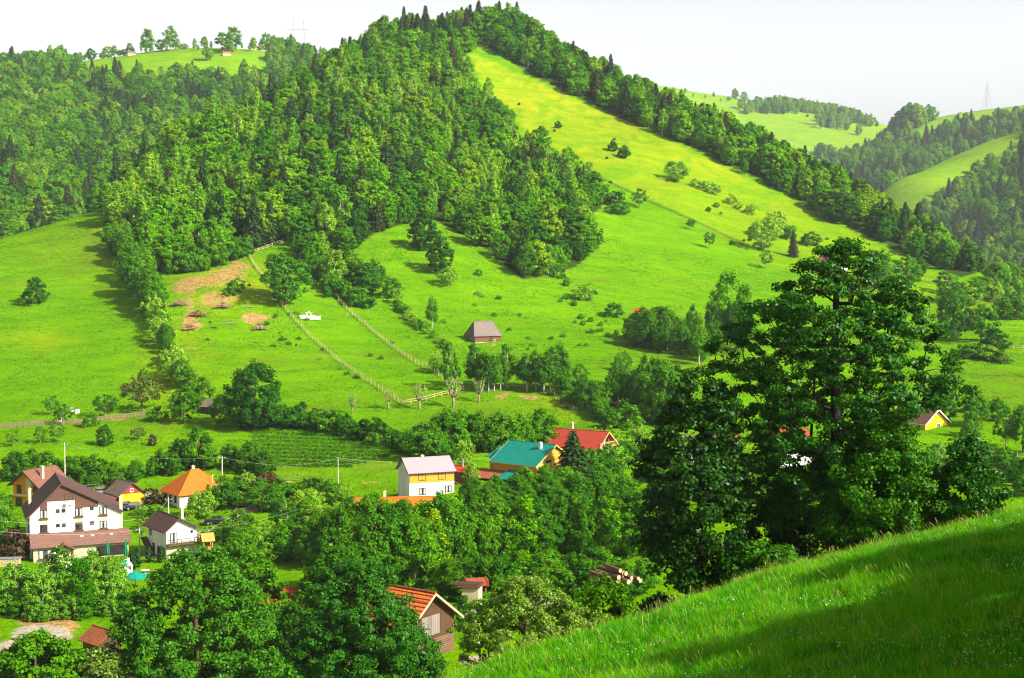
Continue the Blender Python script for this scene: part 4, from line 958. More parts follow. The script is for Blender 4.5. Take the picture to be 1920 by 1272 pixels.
# --- yellow shed with old tiles and a lower side roof
rz = R(38-90)
loc = site(243, 951)
root, FC, wall, roof = gable_house('shed', 'yellow fronted wooden shed with weathered tile roof beside parked cars', 'shed', loc+Vector((-1.5, 2.5, 0)), rz, 6.5, 5.6, 2.9, 2.3, T_GREY, YELLOW, over=.5, gover=.4, fascia=FASC, plinth=1.5)
f = FC['right']; mb = MB(); k = [(-2.8, 2.95), (2.8, 2.95), (0, 5.1)]
mb.add([f.p(u, z, .05) for u, z in k]+[f.p(u, z, -.02) for u, z in k], [(0,1,2), (5,4,3), (1,0,3,4), (2,1,4,5), (0,2,5,3)]); mb.build('gable_boards', simple('boards_red_brown', (.30, .05, .03), (.22, .035, .025), 2, .8), root)
window(root, f, 0, 3.6, .6, .6, FRAME_W, cross=True)
fr = FC['front']; mb = MB(); mb.slab([(-3.4, -2.8-2.6, 1.55), (3.5, -2.8-2.6, 1.55), (3.5, -2.75, 2.75), (-3.4, -2.75, 2.75)], .14); mb.build('side_roof', T_OLD, root)
mb = MB(); mb.box(-3.1, 3.15, -5.2, -2.8, -1.2, 1.55); mb.build('side_wall', simple('boards_rust', (.22, .07, .04), (.15, .05, .03), 2, .8), root)

# --- hip roofed tile house
rz = R(38)
c = at(337, 950, 213); c = Vector((c[0], c[1], float(gz(np.array(c[0]), np.array(c[1]), 'main'))))
L, W = 11.2, 8.8; loc = centre_from(c, rz, -L/2, -W/2)
root, FC, wall, roof = gable_house('house', 'white cottage with a tall steep hipped orange tile roof', 'house', loc, rz, L, W, 3.2, 4.1, T_ORANGE, WHITE, over=.6, gover=.6, plinth=1.5, hip=5.3)
f = FC['left']
for u in (-2.6, 0, 2.4): window(root, f, u, 1.8, .75, 1.5, FRAME_B)
window(root, FC['front'], 3.0, 1.8, .8, 1.3, FRAME_B); window(root, FC['front'], 0.4, 1.8, .8, 1.3, FRAME_B)
chimney(root, -.2, .5, 6.8, 8.0, .6, CREAM)
mb = MB(); mb.bar((2.5, -3.2, 4.7), (2.5, -3.2, 6.4), .06); mb.bar((2.2, -3.2, 6.3), (3.0, -3.2, 6.3), .05); mb.build('antenna', FRAME_W, roof)

# --- lilac roofed house
rz = R(22); L, W = 9.5, 7.6
c = at(768, 946, 203); c = Vector((c[0], c[1], float(gz(np.array(c[0]), np.array(c[1]), 'main'))))
loc = centre_from(c, rz, -L/2, -W/2); loc.z = at(768, 887, 203)[2]-6.4
root, FC, wall, roof = gable_house('house', 'two storey house with lilac grey metal roof, amber boards above white plaster', 'house', loc, rz, L, W, 6.4, 2.3, T_LILAC, WHITE, over=.45, gover=.4, fascia=FASC, plinth=3)
f = FC['front']; panel(root, f, -L/2+.02, L/2-.02, 4.25, 6.2, AMBER)
for u in (-2.1, 2.1): window(root, f, u, 5.35, 1.4, 1.15, FRAME_B, True)
window(root, f, -2.0, 2.5, 1.4, 1.2, FRAME_B, True); window(root, f, 3.5, 2.7, 1.2, 1.2, FRAME_B, True)
chimney(root, -.6, .6, 8.0, 9.1, .5, CREAM)
mb = MB(); fr = FC['right']; mb.slab([fr.p(-2.5, 4.2, .02), fr.p(-2.5, 3.4, 1.6), fr.p(1, 3.4, 1.6), fr.p(1, 4.2, .02)], .1); mb.build('side_canopy', T_ORANGE, root)

# --- long orange roof in front of it
loc = Vector(at(752, 985, 190)); loc.z = at(752, 927, 193)[2]-6.2
root, FC, wall, roof = gable_house('house', 'long low house with bright orange tile roof half hidden by trees', 'house', loc, R(8), 17.5, 8, 3.2, 3.0, T_ORANGE, WHITE, over=.5, gover=.4, plinth=3)
for u in (2, 5): window(root, FC['front'], u, 1.8, 1.1, 1.3, FRAME_W)
chimney(root, -3, .8, 5.6, 7.2, .5, CREAM)

# --- little red roofed shed and open lean-to by the poles
loc = site(860, 905); loc.z = at(860, 876, loc.y/S)[2]-2.9
root, FC, wall, roof = gable_house('shed', 'small shed with a bright red metal roof right of the lilac roofed house', 'shed', loc, R(-20), 4.2, 3.2, 2.2, .9, T_REDM, BOARD, over=.3, gover=.3)

# --- green roofed house
rz = R(-40); L, W = 11.8, 11.8; H = 5.2; rise = 3.4
c = Vector(at(1006, 912, 211)); c.z = at(1006, 871, 211)[2]-H
loc = centre_from(c, rz, L/2, -W/2)
root, FC, wall, roof = gable_house('house', 'house with broad green metal roof and yellow boarded gable over white base', 'house', loc, rz, L, W, H, rise, T_GREEN, AMBER, over=.9, gover=.6, fascia=TIMBER_Y, plinth=4)
f = FC['right']; panel(root, f, -W/2+.02, W/2-.02, -3, 2.7, WHITE, 'white_base')
panel(root, f, -W/2+.02, 0.2, 2.72, 5.1, simple('boards_yellow', (.74, .50, .14), (.68, .44, .1), 1), 'boarding')
window(root, f, -1.9, 4.9, 1.6, 1.3, FRAME_B, bars=1); window(root, f, -1.6, 1.5, 1.2, 1.0, FRAME_B)
chimney(root, 3.4, -1.5, 7.0, 9.0, .6, WHITE)
mb = MB(); mb.slab([(-6.9-3.5, -3.2, 5.2), (-6.7, -3.2, 5.2), (-6.7, 1.5, 7.0), (-6.9-3.5, 1.5, 7.0)], .16); mb.build('lower_roof', T_GREEN, root)
mb = MB(); mb.box(-9.8, -6.3, -2.6, 2, -3, 5.0); mb.build('side_wing', AMBER, root)
mb = MB(); mb.slab([(-9.5, -10.4, 1.8), (-1.5, -10.4, 1.8), (-1.5, -6.0, 3.1), (-9.5, -6.0, 3.1)], .12); lr = mb.build('canopy_roof', T_OLD, root)
mb = MB(); mb.slab([(-1.45, -10.6, 2.1), (2.6, -10.6, 2.1), (2.6, -6.0, 3.5), (-1.45, -6.0, 3.5)], .12); mb.build('canopy_roof', T_GREEN, root)
mb = MB()
for x in (-9.3, -5.5, -1.7, 2.4): mb.bar((x, -10.2, -3), (x, -10.2, 1.8), .16)
mb.build('canopy_post', TIMBER, root)

# --- red roofed chalet
rz = R(-32); L, W = 12.2, 9.2
c = Vector(at(1115, 870, 233)); c.z = at(1115, 841, 233)[2]-3.4
loc = centre_from(c, rz, L/2, -W/2)
root, FC, wall, roof = gable_house('chalet', 'chalet with steep red tile roof and open wooden gable balcony', 'house', loc, rz, L, W, 3.4, 3.3, T_RED, CREAM, over=.7, gover=1.3, fascia=TIMBER_Y, plinth=4)
f = FC['right']
mb = MB(); fbox(mb, f, -4.2, 4.2, 3.3, 3.45, 0, 1.2); bl_ = mb.build('balcony', TIMBER_Y, root); mb = MB()
for i in range(15): x = -4.1+8.2*i/14; mb.bar(f.p(x, 3.45, 1.15), f.p(x, 4.35, 1.15), .09)
mb.bar(f.p(-4.2, 4.4, 1.15), f.p(4.2, 4.4, 1.15), .12); mb.build('railing', TIMBER_Y, bl_)
window(root, f, -1.1, 4.5, 1.5, 1.8, FRAME_B); window(root, f, 1.2, 4.5, 1.2, 1.8, FRAME_B); window(root, f, 0, 1.4, 2, 1.5, FRAME_B)
chimney(root, -3, .9, 6.2, 8.2, .6, CREAM)

# --- old log barn on the hillside
rz = R(27); L, W = 9.6, 7.6
c = site(891, 644); loc = centre_from(c, rz, -L/2, -W/2); loc.z = c.z
root, FC, wall, roof = gable_house('log_barn', 'old log hay barn with steep grey shingle roof alone on the hillside', 'barn', loc, rz, L, W, 2.7, 4.3, SHINGLE, LOGS, over=.5, gover=.55, plinth=2, hip=1.9)
f = FC['front']; panel(root, f, -L/2+.03, L/2-.03, -1.5, 0.25, CONC, 'stone_footing', d=.06); window(root, f, 2.4, .75, .5, .5, FRAME_W, bars=0); panel(root, f, .4, 1.7, .3, 2.2, BOARD, 'door')
f = FC['left']; panel(root, f, -3.75, 3.75, -1.0, 2.66, BOARD_G, 'boarded_end', d=.05)

# --- orange and yellow house at the right
rz = R(34); L, W = 5.4, 6.4
c = Vector(at(1742, 815, 268)); c.z = at(1742, 789, 268)[2]-4.6
loc = centre_from(c, rz, -L/2, -W/2)
root, FC, wall, roof = gable_house('house', 'bright yellow and orange house with brown roof seen right of the big tree', 'house', loc, R(34-90), W, 6.6, 4.6, 2.4, T_BROWN, YELLOW, over=.5, gover=.5, fascia=FRAME_W, plinth=4)
root.location = (c.x+0.4, c.y+6.5, c.z-2.3); root.scale = (1.35, 1.35, 1.35)
window(root, FC['right'], 0.6, 3.7, .9, 1.1, FRAME_W); window(root, FC['front'], -1, 3.5, .9, 1.3, FRAME_W)
f = FC['front']; window(root, f, 1.6, 3.5, .9, 1.3, FRAME_W)
mb = MB(); f = FC['right']; fbox(mb, f, -1, 4.2, -3, 1.5, .02, 2.6); mb.build('orange_annex', ORANGE, root)
mb = MB(); mb.slab([f.p(-1.4, 1.45, 3.1), f.p(4.5, 1.45, 3.1), f.p(4.5, 2.3, .02), f.p(-1.4, 2.3, .02)], .12); mb.build('annex_roof', T_ORANGE, root)
mb = MB(); mb.box(-6.4, -3.3, -3.2, 3.4, -3, 4.2); mb.build('rear_wing', ORANGE, root)
mb = MB(); mb.slab([(-6.9, -3.9, 4.2), (-3.2, -3.9, 4.2), (-3.2, .1, 6.6), (-6.9, .1, 6.6)], .14); mb.slab([(-3.2, 4, 4.2), (-6.9, 4, 4.2), (-6.9, .1, 6.603), (-3.2, .1, 6.603)], .14); mb.build('rear_roof', T_BROWN, root)
# --- half hidden houses behind the big trees
for (px, py, ytop, rr, dims, rm, wm, lab) in (
   (1478, 868, 806, 20, (9, 7, 3.6, 2.6), T_RED, WHITE, 'white house with a pinkish red roof glimpsed behind the tall foreground tree'),
   (1312, 868, 818, -12, (9, 7, 5.0, 1.8), T_GREY, WHITE, 'white house glimpsed through the darker left foreground tree'),
   (1366, 842, 808, 30, (4, 3.2, 2.0, 1.2), T_RED, T_RED, 'little red roofed hut between the two foreground trees')):
    loc = site(px, py); loc.z = at(px, ytop, loc.y/S)[2]-dims[2]-dims[3]
    root, FC, wall, roof = gable_house('house' if dims[0] > 5 else 'hut', lab, 'house' if dims[0] > 5 else 'hut', loc, R(rr), *dims, rm, wm, over=.5, gover=.4, fascia=FASC, plinth=4)
    for u in (-2.4, 0.2, 2.6) if dims[0] > 5 else (): window(root, FC['front'], u, 1.9, 1.0, 1.2, FRAME_B)
# --- hillside house behind the crown of the big tree, and the small roof in the grove
loc = site(1562, 508)
root, FC, wall, roof = gable_house('house', 'pale house with brown roof high on the slope behind the tall tree top', 'house', loc, R(-28), 11, 9, 4.2, 3.8, T_BROWN, WHITE, over=.6, gover=.6, fascia=FASC, plinth=3)
window(root, FC['right'], 0, 4.6, 1.6, 1.2, FRAME_B); window(root, FC['right'], -1.6, 1.8, 1.2, 1.3, FRAME_B); window(root, FC['front'], 2, 2, 1.2, 1.2, FRAME_B)
loc = site(1201, 606); loc.z = at(1201, 579, loc.y/S)[2]-4.5
root, FC, wall, roof = gable_house('hut', 'small hut with orange roof peeking from the round grove on the hillside', 'hut', loc, R(-30), 4.2, 3.4, 3, 1.5, T_ORANGE, BOARD, over=.4, gover=.4, plinth=3)
loc = site(402, 775)
gable_house('hut', 'dark little hut hidden beneath the trees left of the elm', 'hut', loc, R(-25), 5.5, 4, 2.0, 1.7, T_GREY, BOARD, over=.4, gover=.4, plinth=2)
# --- tiny sheds on the left skyline meadows
for px, py, lab in ((247, 104, 'tiny pale hut on the left skyline meadow'), (425, 104, 'tiny wooden barn below the birches on the left skyline'), (478, 84, 'tiny wooden sheepfold on the left skyline beside pale trees')):
    p = P(px, py, 'bl'); gable_house('hut', lab, 'hut', Vector(p), R(20), 9, 5, 2.2, 2.0, T_OLD if px > 300 else SHINGLE, TIMBER_L, over=.4, gover=.4, plinth=2)

# --- near barn with orange tiles: every course is modelled
rz = R(54-90); L, W, H, rise = 15.0, 10.3, 6.2, 3.7
c = at(762, 1267, 134.2); c = Vector((c[0], c[1], at(788, 1182, 134.2)[2]-H+.2))
loc = centre_from(c, rz, L/2, -W/2)
root = empty('tile_roofed_barn', loc, rz); tag(root, 'near wooden barn with orange tile roof and dark boarded gable', 'barn')
mb = MB(); h2 = L/2
mb.box(-h2, h2, -W/2, W/2, 0.35, 3.6); low = mb.build('log_wall', LOGS_OLD, root)
mb = MB(); mb.box(-h2-.15, h2+.15, -W/2-.15, W/2+.15, -3, .35); mb.build('stone_footing', CONC, root)
sec = [(-W/2, 3.62), (W/2, 3.62), (W/2, H), (0, H+rise), (-W/2, H)]; mb = MB()
v = [(-h2+.02, y*.995, z) for y, z in sec]+[(h2-.02, y*.995, z) for y, z in sec]
mb.add(v, [(0,4,3,2,1), (5,6,7,8,9)]+[(i, (i+1) % 5, 5+(i+1) % 5, 5+i) for i in range(5)]); mb.build('boarded_upper_wall', BOARD, root)
f = Face((h2, 0, 0), (0, 1, 0), (1, 0, 0))
panel(root, f, -2.0, -.05, 4.2, 6.9, BOARD_G, 'door', d=.06); panel(root, f, .05, 1.9, 4.2, 6.9, BOARD_G, 'door', d=.06); panel(root, f, -4.4, -2.3, 3.7, 5.9, BOARD_G, 'pale_boards', d=.04)
mb = MB(); e = h2+.9; over = 1.0; ncs = 11
for sgn in (-1, 1):
    for k in range(ncs):
        t0 = k/ncs; t1 = (k+1.25)/ncs; y0 = sgn*(W/2+over)*(1-t0); y1 = sgn*(W/2+over)*(1-min(t1, 1)); s_ = rise/(W/2)
        z0 = H+rise-abs(y0)*s_+.34; z1 = H+rise-abs(y1)*s_+.16
        q = [(-e, y0, z0), (e, y0, z0), (e, y1, z1), (-e, y1, z1)]
        if sgn > 0: q = q[::-1]
        mb.slab(q, .1)
roof = mb.build('roof', None or rowed('tile_course', (.60, .15, .02), (.46, .10, .02), (.25, .06, .015), 9.0, .24, gapw=.02, nscale=1.0), root)
mb = MB()
for k in range(40): x = -e+2*e*(k+.5)/40; mb.tube([(x-e/42, 0, H+rise+.27), (x+e/42, 0, H+rise+.31)], [.16, .19], 6)
mb.build('ridge_tiles', T_OLD, roof)
mb = MB()
for sy in (-1, 1): mb.bar((e+.05, sy*(W/2+over), H-over*rise/(W/2)+.1), (e+.05, 0, H+rise+.1), .07, .3)
mb.build('verge_board', TIMBER_L, roof)
NEARBARN = loc
# --- red roofed shed to its left
loc = Vector(at(560, 1200, 142)); loc.z = at(560, 1103, 142)[2]-6.5
root, FC, wall, roof = gable_house('shed', 'shed with bright red metal roof hidden between the near trees', 'shed', loc, R(6), 9, 6, 4.4, 2.0, T_REDM, simple('boards_red', (.38, .05, .02), (.28, .04, .02), 2), over=.5, gover=.4, plinth=4)
# --- tile roofed hut at the lower left
loc = Vector(at(192, 1240, 138)); loc.z = at(180, 1178, 138)[2]-4.0
gable_house('hut', 'small dark hut with old tile roof at the lower left', 'hut', loc, R(-42), 3.8, 3.6, 2.6, 1.3, T_OLD, BOARD, over=.5, gover=.5, plinth=3)
# --- shack with pale wall
loc = Vector(at(885, 1118, 150)); loc.z = at(885, 1094, 150)[2]-3.4
root = empty('shack', loc, R(-15)); tag(root, 'half built shack with pale yellow wall and loose boards on top', 'shack')
mb = MB(); mb.box(-1.3, 1.3, -1.0, 1.0, -1.5, 3); mb.build('wall', CREAM, root)
mb = MB(); mb.slab([(-2.0, -1.3, 3.0), (1.6, -1.3, 3.15), (1.6, 1.2, 3.3), (-2.0, 1.2, 3.2)], .1)
for k in range(5): mb.bar((-3.6+k*.3, -1.1+k*.4, 3.3+.05*k), (1.5, -.9+k*.4, 3.5), .16, .08)
mb.build('plank_roof', TIMBER, root)
loc = Vector(at(893, 1095, 156)); loc.z = at(893, 1088, 156)[2]
mb = MB(); mb.box(-1.6, 1.6, -1.2, 1.2, -.7, .1); mb.box(-1.7, -1.5, -1.3, 1.3, -.8, .2); mb.box(1.5, 1.7, -1.3, 1.3, -.8, .2)
for x in (-.8, .6): mb.box(x-.06, x+.06, -1.27, -1.2, -.9, .15)
mb.box(-1.4, -1.2, -1, 1, -2.4, -.7); mb.box(1.2, 1.4, -1, 1, -2.4, -.7)
tag(mb.build('trailer', simple('rust_red', (.42, .09, .04), (.3, .06, .03), 2, .8), None, loc, R(12)), 'rusty red trailer box standing behind the yellow walled shack', 'trailer')
# ================================================================== FENCES
PALE_RAIL = simple('rail_pale', (0.58, 0.46, 0.24), (0.38, 0.29, 0.15), 1.5, 0.8)
OLD_RAIL = simple('rail_old', (0.26, 0.20, 0.13), (0.16, 0.12, 0.08), 1.5, 0.9)
def polyline_world(pts, step, which='main'):
    W_ = [Vector(P(px, py, which)) for px, py in pts]; out = [W_[0]]
    for a, b in zip(W_, W_[1:]):
        d = (b-a).to_2d().length; n = max(1, round(d/step))
        for k in range(1, n+1):
            q = a.lerp(b, k/n); q.z = float(gz(np.array(q.x), np.array(q.y), which)); out.append(q)
    return out
def fence(pts, label, step=3.0, h=1.45, rails=(0.65, 1.25), mat=None, pickets=False, group=None, pw=0.19):
    mat = mat or PALE_RAIL; L = polyline_world(pts, step); o0 = L[0]; root = empty('fence', o0); tag(root, label, 'fence', group)
    pm = MB().box(-pw/2, pw/2, -pw/2, pw/2, -.5, h+.12).mesh('post', mat)
    sel = L if len(L) <= 100 else L[:100]
    for p in sel: pp = link('post', pm, root, p-o0, PRNG.random()*.3); pp.rotation_euler = ((PRNG.random()-.5)*.16, (PRNG.random()-.5)*.16, pp.rotation_euler[2])
    if len(L) > 100:
        mb = MB()
        for p in L[100:]: q = p-o0; mb.box(q.x-pw/2, q.x+pw/2, q.y-pw/2, q.y+pw/2, q.z-.5, q.z+h+.12)
        tag(mb.build('remaining_posts', mat, root), kind='stuff')
    mb = MB()
    for a, b in zip(L, L[1:]):
        for z in rails:
            j = (PRNG.random()-.5)*.1; mb.bar(a-o0+Vector((0, 0, z+j)), b-o0+Vector((0, 0, z+j)), .06, .12)
        if pickets:
            n = int((b-a).length/.28)
            for k in range(n):
                q = a.lerp(b, (k+.5)/n)-o0; hh = h*(.8+.35*PRNG.random()); mb.box(q.x-.07, q.x+.07, q.y-.12, q.y-.08, q.z-.1, q.z+hh)
    mb.build('pickets' if pickets else 'rails', mat, root); return root
fence([(550,446),(520,459),(466,479)], 'short pale rail fence along the top of the long paddock')
fence([(466,479),(478,500),(505,540),(530,575),(575,625),(620,665),(675,708),(755,760)], 'pale rail fence down the left side of the long paddock')
fence([(755,760),(800,752),(842,741),(868,733)], 'pale rail fence across the bottom of the long paddock')
fence([(868,733),(930,730),(1000,728)], 'grey rail fence in front of the birch row', mat=OLD_RAIL)
fence([(550,446),(560,465),(575,490),(600,522),(620,548),(650,580),(690,615),(740,655),(785,685),(830,710)], 'pale rail fence down the right side of the long paddock')
fence([(1125,332),(1160,352),(1230,385),(1320,425),(1395,460)], 'old dark brushwood fence crossing the bright meadow', step=2.4, h=1.2, mat=OLD_RAIL, rails=(.3, .7, 1.1))
fence([(0,803),(60,799),(140,796),(210,787),(276,781)], 'rough picket fence along the bottom of the left field', step=3, h=1.3, mat=simple('rail_brown', (.34, .24, .14), (.2, .13, .08), 1.5), pickets=True)
fence([(1735,530),(1770,530),(1795,540)], 'pale rail fence on the upper right slope', mat=OLD_RAIL)
fence([(1870,652),(1900,655),(1935,656)], 'pale fence beside the terrace at the right edge')
fence([(1858,857),(1885,858),(1930,860)], 'dark pole fence at the right edge near the gravel', mat=OLD_RAIL)
fence([(1000,728),(1040,745),(1080,775)], 'rough pole fence running down from the birch row', mat=OLD_RAIL, step=3)
fence([(362,1013),(385,1018),(400,1030)], 'dark wooden railing beside the white balcony house', h=1.1, mat=TIMBER)
fence([(440,912),(500,905),(560,903),(620,908)], 'plain board fence behind the village gardens', mat=OLD_RAIL, h=1.3)
fence([(150,922),(185,918),(222,926)], 'low fence along the lane behind the guesthouse', mat=OLD_RAIL, h=1.1)
fence([(440,968),(480,960),(530,952),(590,948)], 'garden fence beside the curved lane', mat=OLD_RAIL, h=1.2)
fence([(470,1040),(530,1044),(600,1040)], 'fence at the bottom of the orchard lawn', mat=OLD_RAIL, h=1.2)
# firewood stacks
for px, py, rz_, lab in ((20, 1062, 10, 'stacked firewood beside the guesthouse wall at the left edge'), (216, 946, 30, 'stacked firewood at the side of the yellow shed'), (468, 948, 5, 'long firewood stack by the garden fence')):
    g_ = Vector(P(px, py, 'main')); root = empty('firewood_stack', g_, R(rz_)); tag(root, lab, 'firewood'); mb = MB(); q = 0
    for r_ in range(6):
        for c_ in range(13): mb.tube([(-1.7+c_*.27+(r_ % 2)*.12, -.45-.04*((q*7) % 3), .12+r_*.22), (-1.7+c_*.27+(r_ % 2)*.12, .45, .12+r_*.22)], .12, 6); q += 1
    mb.build('logs', TIMBER_L, root); MB().slab([(-2, -.6, 1.45), (1.9, -.6, 1.45), (1.9, .6, 1.6), (-2, .6, 1.6)], .06).build('cover', METAL, root)
# ================================================================== POLES, WIRES, PYLONS
POLE = simple('pole', (.55, .50, .42), (.42, .37, .3), 2, .9)
def pole(px, pyb, pyt, label, r=.14, arm=True):
    p = P(px, pyb, 'main'); top = at(px, pyt, p[1]/S); h = top[2]-p[2]; root = empty('utility_pole', p); tag(root, label, 'utility pole', 'concrete and wooden utility poles')
    MB().tube([(0, 0, -.5), (0, 0, h)], [r*1.3, r*.8], 8).build('shaft', POLE, root)
    if arm:
        MB().bar((-.7, 0, h-.5), (.7, 0, h-.5), .1).build('crossarm', METAL, root)
        for x in (-.6, 0, .6): MB().lathe([(.04, 0), (.07, .05), (.05, .18), (0, .22)], 6, (x, 0, h-.45)).build('insulator', FRAME_W, root)
    return Vector((p[0], p[1], p[2]+h-.3))
tp = [pole(122,905,830,'tall pale pole on the slope behind the orange house'), pole(417,925,855,'pale pole right of the hipped tile roof'), pole(634,920,858,'thin brown pole on the grass left of the lilac roof',r=.11,arm=False),
      pole(868,905,862,'pole beside the small red metal roof'), pole(1009,860,838,'short patched pole behind the green roof'), pole(937,860,836,'thin pole in the trees left of the green roof',r=.1,arm=False),
      pole(262,1040,990,'white pole beside the stair of the balcony house'), pole(316,975,933,'pale pole behind the balcony house')]
WIRE = simple('wire', (.45, .45, .43), None, 1, .6)
def wire(a, b, sag, label, r=.022):
    a = Vector(a); b = Vector(b); mb = MB(); n = 16
    mb.tube([a.lerp(b, t/n)-a-Vector((0, 0, sag*4*(t/n)*(1-t/n))) for t in range(n+1)], r, 4); tag(mb.build('power_line', WIRE, None, a), label, 'power line', 'overhead wires over the village')
wire(tp[0], tp[1], 1.5, 'wire between the pole behind the orange house and the hipped roof')
wire(tp[1], tp[2], 1.5, 'wire between the hipped roof and the thin brown pole')
wire(tp[2], tp[3], 1.5, 'wire from the thin brown pole to the small red roof')
wire(Vector(at(-40, 992, 170)), tp[6], 1.0, 'wire crossing low in front of the white guesthouse'); wire(Vector(at(-40, 972, 172)), tp[6]+Vector((0, 0, 2)), 1.0, 'upper wire crossing the windows of the guesthouse')
wire(tp[7], tp[6], .5, 'short wire from the balcony house chimney pole to the stair pole')
wire(tp[2]+Vector((0,0,.2)), tp[4], 2.0, 'long wire from the thin brown pole over to the green roof')
wire(tp[6], Vector(at(560, 955, 190)), 1.6, 'wire from the stair pole over the garden to the orchard')
def pylon(px, pyb, pyt, which, label, w=.22):
    p = P(px, pyb, which); h = at(px, pyt, p[1]/S)[2]-p[2]; mb = MB(); b = h*.12; r = .16*w/.22
    lv = [0, .18, .34, .48, .6, .72, .84, 1.0]; wd = lambda t: b*(1-t)**1.1+.35*(1-t)+.1
    for i in range(len(lv)-1):
        z0, z1 = lv[i]*h, lv[i+1]*h; a, c = wd(lv[i]), wd(lv[i+1]); C0 = [(-a,-a),(a,-a),(a,a),(-a,a)]; C1 = [(-c,-c),(c,-c),(c,c),(-c,c)]
        for k in range(4):
            mb.bar((*C0[k], z0), (*C1[k], z1), r); mb.bar((*C0[k], z0), (*C1[(k+1) % 4], z1), r*.7); mb.bar((*C0[(k+1) % 4], z0), (*C1[k], z1), r*.7)
    root = empty('power_pylon', p, R(25)); tag(root, label, 'pylon'); mb.build('lattice_mast', METAL, root)
    for t, l in ((.72, .22), (.84, .16)):
        m2 = MB(); m2.bar((-h*l, 0, h*t), (h*l, 0, h*t), r); m2.bar((-h*l, 0, h*t), (0, 0, h*(t+.05)), r*.7); m2.bar((h*l, 0, h*t), (0, 0, h*(t+.05)), r*.7); m2.build('cross_arm', METAL, root)
    return root
pylon(1850, 207, 152, 'r2', 'grey lattice pylon on the right skyline hill', .3)
def hpylon(px, pyb, pyt):
    p = P(px, pyb, 'bl'); h = at(px, pyt, p[1]/S)[2]-p[2]; root = empty('power_pylon', p, R(0)); tag(root, 'faint twin mast pylon on the left skyline', 'pylon'); mb = MB()
    for x in (-h*.13, h*.13): mb.bar((x*1.5, 0, -3), (x, 0, h), .35); mb.bar((x*.7, 0, -3), (x, 0, h*.7), .2)
    mb.build('mast', METAL, root); m2 = MB(); m2.bar((-h*.3, 0, h*.72), (h*.3, 0, h*.72), .35); m2.bar((-h*.13, 0, h*.6), (h*.13, 0, h*.85), .2); m2.bar((h*.13, 0, h*.6), (-h*.13, 0, h*.85), .2); m2.build('cross_arm', METAL, root)
hpylon(560, 92, 36)
# ================================================================== YARD AND GARDEN THINGS
def ground(px, py, dz=0.0): p = P(px, py, 'main'); return Vector((p[0], p[1], p[2]+dz))
# playground tower
root = empty('play_tower', ground(389, 1046), R(25)); tag(root, 'wooden play tower with orange roof and blue slide', 'play tower')
mb = MB()
for x in (-.8, .8):
    for y in (-.8, .8): mb.bar((x, y, -.4), (x, y, 3.3), .14)
mb.box(-.9, .9, -.9, .9, 1.3, 1.42); mb.build('frame', TIMBER_Y, root)
mb = MB()
for s_ in ((-.86, -.9, .86, -.84), (-.9, -.86, -.84, .86), (.84, -.86, .9, .86)): mb.box(s_[0], s_[2], s_[1], s_[3], 1.42, 2.3)
mb.build('side_boards', simple('boards_orange', (.66, .3, .06), (.55, .25, .05), 2), root)
mb = MB(); z0, z1 = 3.2, 4.6
mb.slab([(-1.2, -1.2, z0), (1.2, -1.2, z0), (1.2, 0, z1), (-1.2, 0, z1)], .08); mb.slab([(1.2, 1.2, z0), (-1.2, 1.2, z0), (-1.2, 0, z1+.003), (1.2, 0, z1+.003)], .08); mb.build('roof', simple('roof_orange', (.66, .3, .06), (.6, .25, .05), 2), root)
mb = MB(); mb.slab([(-.85, -.3, 1.45), (-2.9, -.3, .2), (-2.9, .3, .2), (-.85, .3, 1.45)][::-1], .06); mb.bar((-.85, -.32, 1.6), (-2.9, -.32, .35), .05, .2); mb.bar((-.85, .32, 1.6), (-2.9, .32, .35), .05, .2); mb.build('slide', simple('slide_blue', (.02, .08, .5), None, 2, .4), root)
root = empty('swing_frame', ground(407, 1055), R(25)); tag(root, 'small red swing frame right of the play tower', 'swing'); mb = MB()
for x in (-1.5, 1.5): mb.bar((x, -.8, -.2), (x, 0, 2.2), .1); mb.bar((x, .8, -.2), (x, 0, 2.2), .1)
mb.bar((-1.6, 0, 2.2), (1.6, 0, 2.2), .1); mb.build('frame', simple('paint_red', (.5, .04, .02), None, 2), root)
for x in (-.6, .6): m2 = MB(); m2.bar((x-.15, 0, 2.2), (x-.15, 0, .55), .02); m2.bar((x+.15, 0, 2.2), (x+.15, 0, .55), .02); m2.box(x-.22, x+.22, -.12, .12, .5, .55); m2.build('seat', TIMBER, root)
# closed parasols
PGREEN = simple('canvas_green', (.0, .20, .09), (.0, .15, .07), 2, .8)
for px, py, h, lab in ((236, 1050, 4.0, 'tall closed green parasol at the corner of the guesthouse lean-to'), (202, 1046, 3.2, 'closed green parasol against the lean-to of the guesthouse')):
    root = empty('parasol', ground(px, py)); tag(root, lab, 'parasol', 'closed green parasols'); MB().tube([(0, 0, 0), (0, 0, h)], .04, 6).build('pole', METAL, root)
    mb = MB(); n = 16; pr_ = [(.16, .7), (.42, .95), (.40, 1.6), (.30, 2.5), (.16, 3.4), (.03, 3.75)]; pr_ = [(r, z*h/3.8) for r, z in pr_]
    mb.lathe(pr_, n)
    for i in range(len(mb.v)):
        if i % 2: x, y, z = mb.v[i]; mb.v[i] = (x*.72, y*.72, z)
    mb.build('canopy', PGREEN, root); MB().lathe([(.35, 0), (.35, .1), (.05, .14)], 12).build('base', CONC, root)
